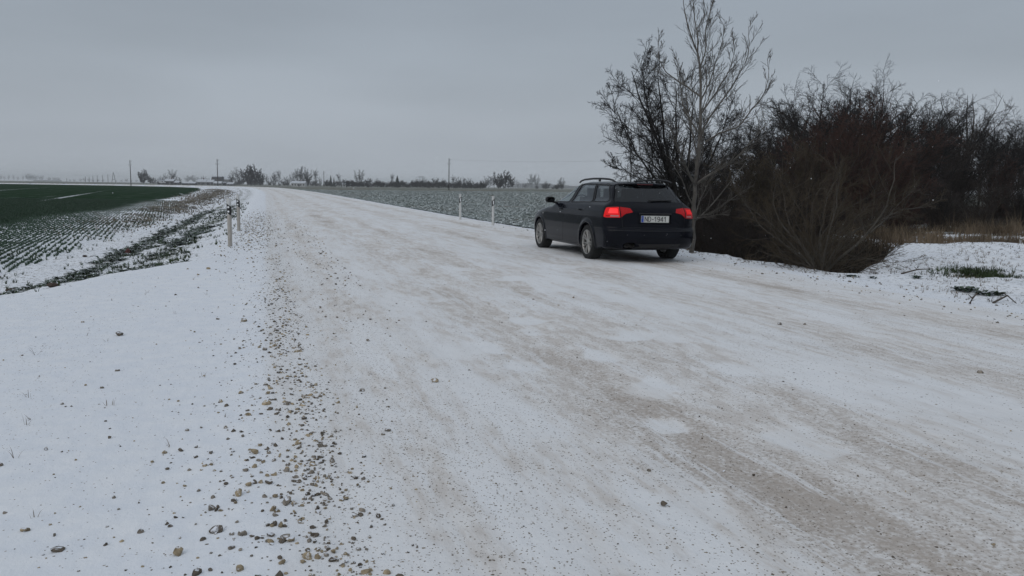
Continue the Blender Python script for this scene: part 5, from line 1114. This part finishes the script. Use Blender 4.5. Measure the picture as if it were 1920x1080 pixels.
def root(o_, d_, fn=Fout, lo=0., hi=1.2):
    lo = np.full(len(o_), lo); hi = np.full(len(o_), hi)   # outside at t=lo, inside at t=hi
    for _ in range(30):
        md = (lo + hi) / 2; q = o_ + d_ * md[:, None]; i_ = fn(q[:, 0], q[:, 1], q[:, 2]) < 0
        hi = np.where(i_, md, hi); lo = np.where(i_, lo, md)
    return o_ + d_ * ((lo + hi) / 2)[:, None]
def side_map(sgn, off):
    return lambda u, v, h=0: root(np.stack([u, np.full(len(u), sgn * 1.1), v], -1), np.tile([0, -sgn, 0.], (len(u), 1))) + np.array([0, sgn * 1.0, 0]) * (off + np.asarray(h).reshape(-1, 1) * 1.0 if np.ndim(h) else off)
def rear_map(off): return lambda u, v, h=0: root(np.stack([np.full(len(u), -1.3), u, v], -1), np.tile([1., 0, 0], (len(u), 1))) + np.array([-1., 0, 0]) * off
def front_map(off): return lambda u, v, h=0: root(np.stack([np.full(len(u), 3.2), u, v], -1), np.tile([-1., 0, 0], (len(u), 1)), hi=1.9) + np.array([1., 0, 0]) * off
def rad_map(off, sg):
    def f_(u, v, h=0):
        d_ = np.stack([np.cos(u), sg * np.sin(u), 0 * u], -1); o_ = np.stack([np.full(len(u), -.45), np.full(len(u), sg * .45), v], -1)
        return root(o_ + d_ * 1.0, -d_, hi=1.0) + d_ * off
    return f_
def patch(poly, mapf, step=.05, rnd=0):
    """flat panel laid on the body: triangulated polygon mapped to the surface"""
    P = np.array(poly, float); Q = np.roll(P, -1, 0)
    if rnd:
        out2 = []
        for a_, b_, c_ in zip(np.roll(P, 1, 0), P, Q):
            r1 = min(rnd, np.linalg.norm(a_ - b_) * .4); r2 = min(rnd, np.linalg.norm(c_ - b_) * .4)
            p_ = b_ + (a_ - b_) / np.linalg.norm(a_ - b_) * r1; q_ = b_ + (c_ - b_) / np.linalg.norm(c_ - b_) * r2
            for t_ in np.linspace(0, 1, 5): out2.append((1 - t_) ** 2 * p_ + 2 * t_ * (1 - t_) * b_ + t_ ** 2 * q_)
        P = np.array(out2); Q = np.roll(P, -1, 0)
    B = []
    for a_, b_ in zip(P, Q):
        n_ = max(1, int(np.linalg.norm(b_ - a_) / step)); B += [a_ + (b_ - a_) * i / n_ for i in range(n_)]
    B = np.array(B); lo = B.min(0); hi = B.max(0); gx, gy = np.meshgrid(np.arange(lo[0], hi[0], step), np.arange(lo[1], hi[1], step)); I_ = np.stack([gx.ravel(), gy.ravel()], -1)
    I_ = I_[poly_sd(I_[:, 0], I_[:, 1], B) < -step * .35] if len(I_) else I_
    allp = np.vstack([B, I_]); r_ = delaunay_2d_cdt([Vector(p_) for p_ in allp], [], [list(range(len(B)))], 1, 1e-6)
    q = np.array([[v_.x, v_.y] for v_ in r_[0]]); f = np.array([list(t_) for t_ in r_[2]]); return mapf(q[:, 0], q[:, 1]), f
def panel(name, poly, mapf, m, parent, step=.05, rnd=0, flip=False):
    v, f = patch(poly, mapf, step, rnd)
    return link(name, mesh_np(name, v, f[:, ::-1] if flip else f, m), parent)
for sg, j in ((1, 0), (-1, 1)):
    panel('window', W_FD, side_map(sg, -.006), M_GL, CP[('front_door', j)], rnd=.03, flip=sg > 0)
    panel('window', W_RD, side_map(sg, -.006), M_GLT, CP[('rear_door', j)], rnd=.03, flip=sg > 0)
    panel('quarter_window', W_QT, side_map(sg, -.006), M_GLT, car, rnd=.03, flip=sg > 0)
panel('window', W_RR, rear_map(-.006), M_GLR, CP[('tailgate', 0)], rnd=.03, flip=True)
panel('windscreen', W_WS, front_map(-.006), M_GL, car, rnd=.03)
# window seals, door gaps
def strip(name, pl, mapf, r_, m, parent, closed=False):
    P = np.array(pl, float)
    if closed: P = np.vstack([P, P[:1]])
    n_ = 0; B = []
    for a_, b_ in zip(P[:-1], P[1:]):
        n_ = max(2, int(np.linalg.norm(b_ - a_) / .04)); B += [a_ + (b_ - a_) * i / n_ for i in range(n_)]
    B.append(P[-1]); B = np.array(B); return MB().tube(mapf(B[:, 0], B[:, 1]), r_, 4).build(name, m, parent, True)
for sg, j in ((1, 0), (-1, 1)):
    sm_ = side_map(sg, .0)
    for W_, par in ((W_FD, CP[('front_door', j)]), (W_RD, CP[('rear_door', j)]), (W_QT, car)): strip('window_seal', W_, sm_, .009, M_TRIM, par, True)
    sd_ = side_map(sg, -.0025)
    strip('door_gap', [(2.26, .24), (2.21, .62), (2.12, .93), (1.97, 1.0)], sd_, .0045, M_PLK, car); strip('door_gap', [(1.275, .23), (1.17, .9), (1.09, 1.0)], sd_, .0045, M_PLK, car)
    strip('door_gap', [(.065, 1.03), (.10, .96), (.28, .80), (.37, .66)], sd_, .0045, M_PLK, car); strip('bumper_gap', [(-.385, .60), (-.75, .602)], sd_, .0045, M_PLK, car)
    strip('sill_trim', [(.40, .262), (2.26, .262)], side_map(sg, -.004), .007, M_TRIM, car)
    # handles
    for nm, hx, hz in (('front_door', 1.38, .875), ('rear_door', .40, .895)):
        base_ = side_map(sg, 0)(np.array([hx - .09, hx, hx + .09]), np.array([hz] * 3)); q_ = base_ + np.array([[0, sg * .005, 0], [0, sg * .034, 0], [0, sg * .005, 0]])
        MB().tube([q_[0], q_[0] * .6 + q_[1] * .4 + (0, sg * .012, 0), q_[1], q_[2] * .6 + q_[1] * .4 + (0, sg * .012, 0), q_[2]], [.010, .013, .013, .013, .010], 6).build('handle', M_PAINT, CP[(nm, j)], True)
    # indicator on the wing
    c_ = side_map(sg, 0)(np.array([2.42]), np.array([.757]))[0]; MB().tube([c_ - (0, sg * .01, 0), c_ + (0, sg * .008, 0)], [.017, .014], 10).build('indicator', M_LAMPF, car)
    # mirror
    mb = MB(); a_ = np.linspace(0, 2 * np.pi, 15)[:-1]
    prof = [(-.055, .55), (-.045, .95), (-.01, 1.0), (.04, .9), (.085, .6), (.11, .18)]
    rows_ = []
    for dx, sc_ in prof: rows_.append(np.stack([np.full(14, dx), np.sign(np.cos(a_)) * np.abs(np.cos(a_)) ** .7 * .098 * sc_ * sg, np.sign(np.sin(a_)) * np.abs(np.sin(a_)) ** .75 * .062 * sc_], -1))
    Vm = np.vstack(rows_); ii = np.arange(14); Fm = np.vstack([np.stack([k_ * 14 + ii, k_ * 14 + (ii + 1) % 14, (k_ + 1) * 14 + (ii + 1) % 14, (k_ + 1) * 14 + ii], 1) for k_ in range(5)])
    mb.add(Vm + (1.80, sg * .955, 1.045), Fm); mb.add(np.vstack([rows_[0], [[-.055, 0, 0]]]) + (1.80, sg * .955, 1.045), np.array([[i, (i + 1) % 14, 14] for i in range(14)]))
    mb.add(np.vstack([rows_[-1], [[.115, 0, 0]]]) + (1.80, sg * .955, 1.045), np.array([[i, (i + 1) % 14, 14] for i in range(14)]))
    mb.tube([(1.80, sg * .80, .985), (1.80, sg * .85, .99), (1.80, sg * .93, 1.02)], [.030, .024, .03], 6)
    mir = mb.build('wing_mirror', M_TRIM, car, True); MB().box((1.742, sg * .955, 1.045), (.004, .15, .085)).build('mirror_glass', M_GLR, mir)
    # roof rail
    ry = .575; rp = np.array([(1.22, 1.392), (1.13, 1.425), (.95, 1.448), (.5, 1.463), (.1, 1.462), (-.2, 1.450), (-.36, 1.432), (-.45, 1.405)])
    rl = MB().tube(np.stack([rp[:, 0], sg * (ry - .03 * np.abs(rp[:, 0] - .4)), rp[:, 1]], -1), [.014, .017, .018, .018, .018, .018, .017, .014], 8)
    for px_ in (.18, ): rl.box((px_, sg * ry, 1.435), (.07, .02, .05))
    rl.build('roof_rail', M_TRIM, car, True)
    # headlamp
    v, f = patch([(-.80 * 1, .64), (-.52, .62), (-.50, .72), (-.78, .75)], lambda u, v_, h=0: front_map(.004)(u * sg * -1, v_)); link('headlamp', mesh_np('headlamp', v, f, M_LAMPF), car)
    # tail lamp: outer part on the body, inner part on the tailgate
    rm = rad_map(.006, sg); A = math.radians
    o_ = panel('tail_lamp', [(A(158), .795), (A(154), .972), (A(131), .965), (A(124), .955), (A(122), .80), (A(128), .790)], rm, M_LIT if sg > 0 else M_LIT2, car, .04, flip=sg < 0)
    panel('brake_light', [(A(153), .865), (A(151), .945), (A(134), .945), (A(133), .865)], rad_map(.009, sg), M_BRK if sg > 0 else M_LIT, o_, .04, flip=sg < 0)
    panel('reversing_light', [(A(155), .806), (A(155), .832), (A(138), .832), (A(137), .806)], rad_map(.009, sg), M_AMB, o_, .04, flip=sg < 0)
    panel('reversing_light', [(A(136), .806), (A(136.5), .832), (A(128), .830), (A(127), .806)], rad_map(.009, sg), M_LIT2, o_, .04, flip=sg < 0)
    i_ = panel('tail_lamp', [(A(160.5), .800), (A(164), .828), (A(170), .862), (A(184), .885), (A(185), .895), (A(181), .955), (A(156.5), .974)], rm, M_LIT2, CP[('tailgate', 0)], .04, flip=sg < 0)
    panel('lamp_lens', [(A(161), .87), (A(159), .945), (A(178), .935), (A(181), .90), (A(168), .885)], rad_map(.009, sg), M_LIT2, i_, .04, flip=sg < 0)
    strip('lamp_seal', [(A(158), .79), (A(154), .977), (A(124), .960), (A(121), .80), (A(128), .785)], rad_map(.002, sg), .006, M_TRIM, o_, True)
    # reflector in bumper
    pass
strip('tailgate_gap', [(-.60, .80), (-.585, .625), (.585, .625), (.60, .80)], rear_map(-.0025), .005, M_PLK, car)
strip('bumper_edge', [(-.74, .575), (-.5, .572), (0, .57), (.5, .572), (.74, .575)], rear_map(.0), .006, M_TRIM, CP[('rear_bumper', 0)])
panel('diffuser', [(-.55, .275), (.36, .275), (.30, .345), (-.50, .345)], rear_map(.003), M_TRIM, CP[('rear_bumper', 0)])
for sy in (-.5, -.2, .22, .52): 
    c_ = rear_map(0)(np.array([sy]), np.array([.50]))[0]; MB().tube([c_ + (.01, 0, 0), c_ - (.004, 0, 0)], .011, 10).build('parking_sensor', M_TRIM, CP[('rear_bumper', 0)])
# spoiler lip
q_ = rear_map(0)(np.linspace(-.53, .53, 15), np.full(15, 1.372))
sp_ = MB(); pr = [(.06, .022), (-.02, .020), (-.075, .008), (-.08, -.004), (-.03, -.014), (.03, -.018)]
rows_ = [np.stack([np.full(15, 0) + q_[:, 0] + a_, q_[:, 1] * 1.0, q_[:, 2] + b_ - .02 * (q_[:, 1] / .53) ** 2 + .004], -1) for a_, b_ in pr]; n6 = 6; Vs = np.stack(rows_, 1).reshape(-1, 3)
Fsp = np.array([[i * n6 + k_, (i + 1) * n6 + k_, (i + 1) * n6 + (k_ + 1) % n6, i * n6 + (k_ + 1) % n6] for i in range(14) for k_ in range(n6)])
sp_.add(Vs, Fsp); sp_.add(Vs[:6], np.array([[0, k_ + 1, k_] for k_ in range(1, 5)])); sp_.add(Vs[-6:], np.array([[0, k_, k_ + 1] for k_ in range(1, 5)])); sp_.build('spoiler', M_PAINT, CP[('tailgate', 0)], True)
MB().box((q_[7][0] - .074, 0, q_[7][2] - .004), (.012, .30, .012)).build('high_brake_lamp', mat('dark_red_lamp', (.1, .01, .01), .3), CP[('tailgate', 0)])
# rear wiper
c_ = rear_map(.02)(np.array([.02, -.1, -.25, -.42]), np.array([1.085, 1.092, 1.094, 1.096])); wp = MB().tube(c_, [.020, .016, .014, .010], 6)
wp.tube([c_[0] + (.03, 0, -.01), c_[0] + (-.005, 0, 0)], .030, 8); wp.build('rear_wiper', M_TRIM, CP[('tailgate', 0)], True)
# tailgate handle bar over the plate and the plate
MB().box((-.958, 0, .868), (.03, .60, .022)).build('plate_strip', M_TRIM, CP[('tailgate', 0)])
pl = MB().box((-.950, 0, .775), (.012, .528, .116)).build('number_plate', M_PLW, car)
MB().box((-.9585, .241, .775), (.003, .042, .106)).build('plate_band', M_PLB, pl)
an = np.linspace(0, 2 * np.pi, 12, endpoint=False)
m_ = MB()
for a_ in an: m_.box((-.9606, .241 + .012 * math.cos(a_), .797 + .012 * math.sin(a_)), (.001, .0035, .0035))
m_.build('star_ring', mat('yellow_ink', (.6, .5, .05), .6), pl)
def glyph(segs, cx, m_, w_=.0105, W2=.046, H2=.078):
    for s_ in segs:
        P = [(-.9592, cx - (a_ - .5) * W2, .775 + (b_ - .5) * H2) for a_, b_ in s_]; P = np.array(P)
        for a_, b_ in zip(P[:-1], P[1:]):
            d_ = b_ - a_; ln = np.linalg.norm(d_); d_ /= ln; n_ = np.array([0, -d_[2], d_[1]]) * w_ / 2; e_ = d_ * w_ * .42
            q4 = np.array([a_ - e_ - n_, b_ + e_ - n_, b_ + e_ + n_, a_ - e_ + n_]); m_.add(np.vstack([q4, q4 - (.002, 0, 0)]), np.array([[0, 1, 2, 3], [7, 6, 5, 4], [0, 4, 5, 1], [1, 5, 6, 2], [2, 6, 7, 3], [3, 7, 4, 0]]))
arc = lambda cx, cy, rx, ry, a0, a1, n=9: [(cx + rx * math.cos(math.radians(t_)), cy + ry * math.sin(math.radians(t_))) for t_ in np.linspace(a0, a1, n)]
GL = {'N': [[(0, 0), (0, 1), (1, 0), (1, 1)]], 'D': [[(0, 0), (0, 1), (.5, 1)] + arc(.5, .5, .5, .5, 90, -90) + [(0, 0)]], '-': [[(.1, .45), (.9, .45)]], '1': [[(.1, .75), (.6, 1), (.6, 0)]],
      '9': [arc(.5, .69, .46, .31, 0, 360, 14), [(.96, .69), (.93, .4)] + arc(.48, .30, .44, .30, 0, -120, 7)], '4': [[(.75, 0), (.75, 1), (0, .3), (1, .3)]]}
letters = MB(); xx = .185
for ch, adv in (('N', .066), ('D', .060), ('-', .052), ('1', .058), ('9', .062), ('4', .064), ('1', .05)):
    glyph(GL[ch], xx - .012, letters, W2=.030 if ch == '-' else .046); xx -= adv
letters.build('plate_lettering', M_PLK, pl)
# exhaust
for ey in (.505, .415): 
    MB().tube([(-.72, ey, .315), (-.96, ey, .315)], [.034, .036], 14, False).tube([(-.96, ey, .315), (-.9, ey, .315)], [.032, .028], 14, False).build('exhaust_tip', M_CHR, car, True)
# antenna, interior
MB().prism([(-.05, 0), (.05, 0), (.0, .022), (-.035, .05)], .014, lambda u, v, h_: np.stack([u - .12, h_ - .007, v + 1.408], -1)).build('antenna', M_TRIM, car)
def seat(x_, y_, w_, nm='seat'):
    m_ = MB(); m_.box((x_ + .25, y_, .62), (.5, w_, .14)); pr = [(-.02, .60), (.12, .60), (-.06, 1.12), (-.20, 1.12)]
    m_.prism(pr, w_, lambda u, v, h_: np.stack([u + x_, h_ + y_ - w_ / 2, v], -1)); o_ = m_.build(nm, M_SEAT, car)
    for hy in ([y_] if w_ < .7 else [y_ - .4, y_, y_ + .4]): MB().box((x_ - .14, hy, 1.20), (.09, .24, .17)).build('headrest', M_SEAT, o_)
seat(1.10, .36, .50); seat(1.10, -.36, .50); seat(.22, 0, 1.26, 'rear_bench')
MB().box((1.85, 0, .93), (.45, 1.36, .12)).build('dashboard', M_TRIM, car)
a_ = np.linspace(0, 2 * np.pi, 21); MB().tube(np.stack([1.52 + .06 * np.sin(a_), .36 + .18 * np.cos(a_), .98 + .17 * np.sin(a_)], -1), .014, 6, False).build('steering_wheel', M_TRIM, car)
MB().box((1.35, 0, .215), (3.3, 1.2, .05)).build('underbody', M_TRIM, car)
# wheels
def lathe(pr, n, axis_y=True):
    a_ = np.linspace(0, 2 * np.pi, n, endpoint=False); P = np.array(pr); V_ = np.stack([P[:, 0][:, None] * np.cos(a_), np.tile(P[:, 1][:, None], n), P[:, 0][:, None] * np.sin(a_)], -1).reshape(-1, 3)
    F_ = np.array([[k_ * n + i, k_ * n + (i + 1) % n, (k_ + 1) * n + (i + 1) % n, (k_ + 1) * n + i] for k_ in range(len(pr) - 1) for i in range(n)]); return V_, F_
tyre = lathe([(.205, .085), (.222, .102), (.262, .110), (.296, .104), (.312, .088), (.316, .05), (.316, -.05), (.312, -.088), (.296, -.104), (.262, -.11), (.205, -.10)], 48)
rimv = lathe([(.224, .101), (.214, .104), (.205, .096), (.200, .06), (.195, .0), (.190, -.09)], 48)
def wheel(x_, sg):
    o_ = MB().add(*tyre); 
    w_ = empty('wheel', (0, 0, 0)); w_.parent = car; w_.location = (x_, sg * .765, .316); w_.rotation_euler = (0, R(7), 0 if sg > 0 else math.pi)
    link('tyre', o_.mesh('tyre', M_RUB, True), w_)
    m_ = MB().add(*rimv); nsp = 14
    for k_ in range(nsp):
        a0 = 2 * math.pi * k_ / nsp + (.07 if k_ % 2 else -.07); ca, sa = math.cos(a0), math.sin(a0); nx, nz_ = -sa, ca
        def q(r_, hw, y_): return [(ca * r_ + nx * hw, y_, sa * r_ + nz_ * hw), (ca * r_ - nx * hw, y_, sa * r_ - nz_ * hw)]
        P = q(.045, .010, .078) + q(.045, .010, .05) + q(.13, .0085, .088) + q(.13, .0085, .055) + q(.208, .012, .094) + q(.208, .012, .06)
        F_ = []
        for b_ in (0, 4): F_ += [[b_, b_ + 1, b_ + 5, b_ + 4], [b_ + 1, b_ + 3, b_ + 7, b_ + 5], [b_ + 3, b_ + 2, b_ + 6, b_ + 7], [b_ + 2, b_, b_ + 4, b_ + 6]]
        m_.add(np.array(P), np.array(F_))
    m_.add(*lathe([(.001, .088), (.03, .087), (.056, .080), (.060, .05)], 24))
    link('rim', m_.mesh('rim', M_RIM, True), w_)
    MB().add(*lathe([(.001, .02), (.15, .02), (.15, .03), (.001, .031)], 24)).build('brake_disc', M_TRIM, w_)
for x_ in (0, 2.65):
    for sg in (1, -1): wheel(x_, sg)
#CAREND
# snowflakes in the air
n = 240; D = rng.uniform(3.5, 15, n); fxp = rng.uniform(200, 1900, n); fyp = rng.uniform(150, 900, n)
P = np.array([[*pix(a_, b_, c_)] for a_, b_, c_ in zip(fxp, D, fyp)]); P = P[P[:, 2] > terrain(P[:, 0], P[:, 1]) + .15]; sz = rng.uniform(.0014, .0028, len(P))
v = (IV[None] * sz[:, None, None] + P[:, None]).reshape(-1, 3); f = (IF[None] + (np.arange(len(P)) * len(IV))[:, None, None]).reshape(-1, 3)
tag(link('snowflakes', mesh_np('snowflakes', v, f, mat('snowflake', (.85, .87, .9), .9))), 'few small snowflakes drifting in the air', 'snowflakes', kind='stuff')
# haze: a closed box of even air round everything
hm = bpy.data.materials.new('haze'); hm.use_nodes = True; ht = hm.node_tree; ht.nodes.clear()
ho = ht.nodes.new('ShaderNodeOutputMaterial'); hv = ht.nodes.new('ShaderNodeVolumePrincipled'); hv.inputs['Color'].default_value = (.93, .95, .97, 1)
hv.inputs['Density'].default_value = .00027; hv.inputs['Anisotropy'].default_value = .2; ht.links.new(hv.outputs[0], ho.inputs['Volume'])
MB().box((0, 0, 12), (9000, 9000, 34)).build('haze', hm); tag(bpy.data.objects['haze'], 'thin winter haze over the fields', 'haze', kind='stuff')
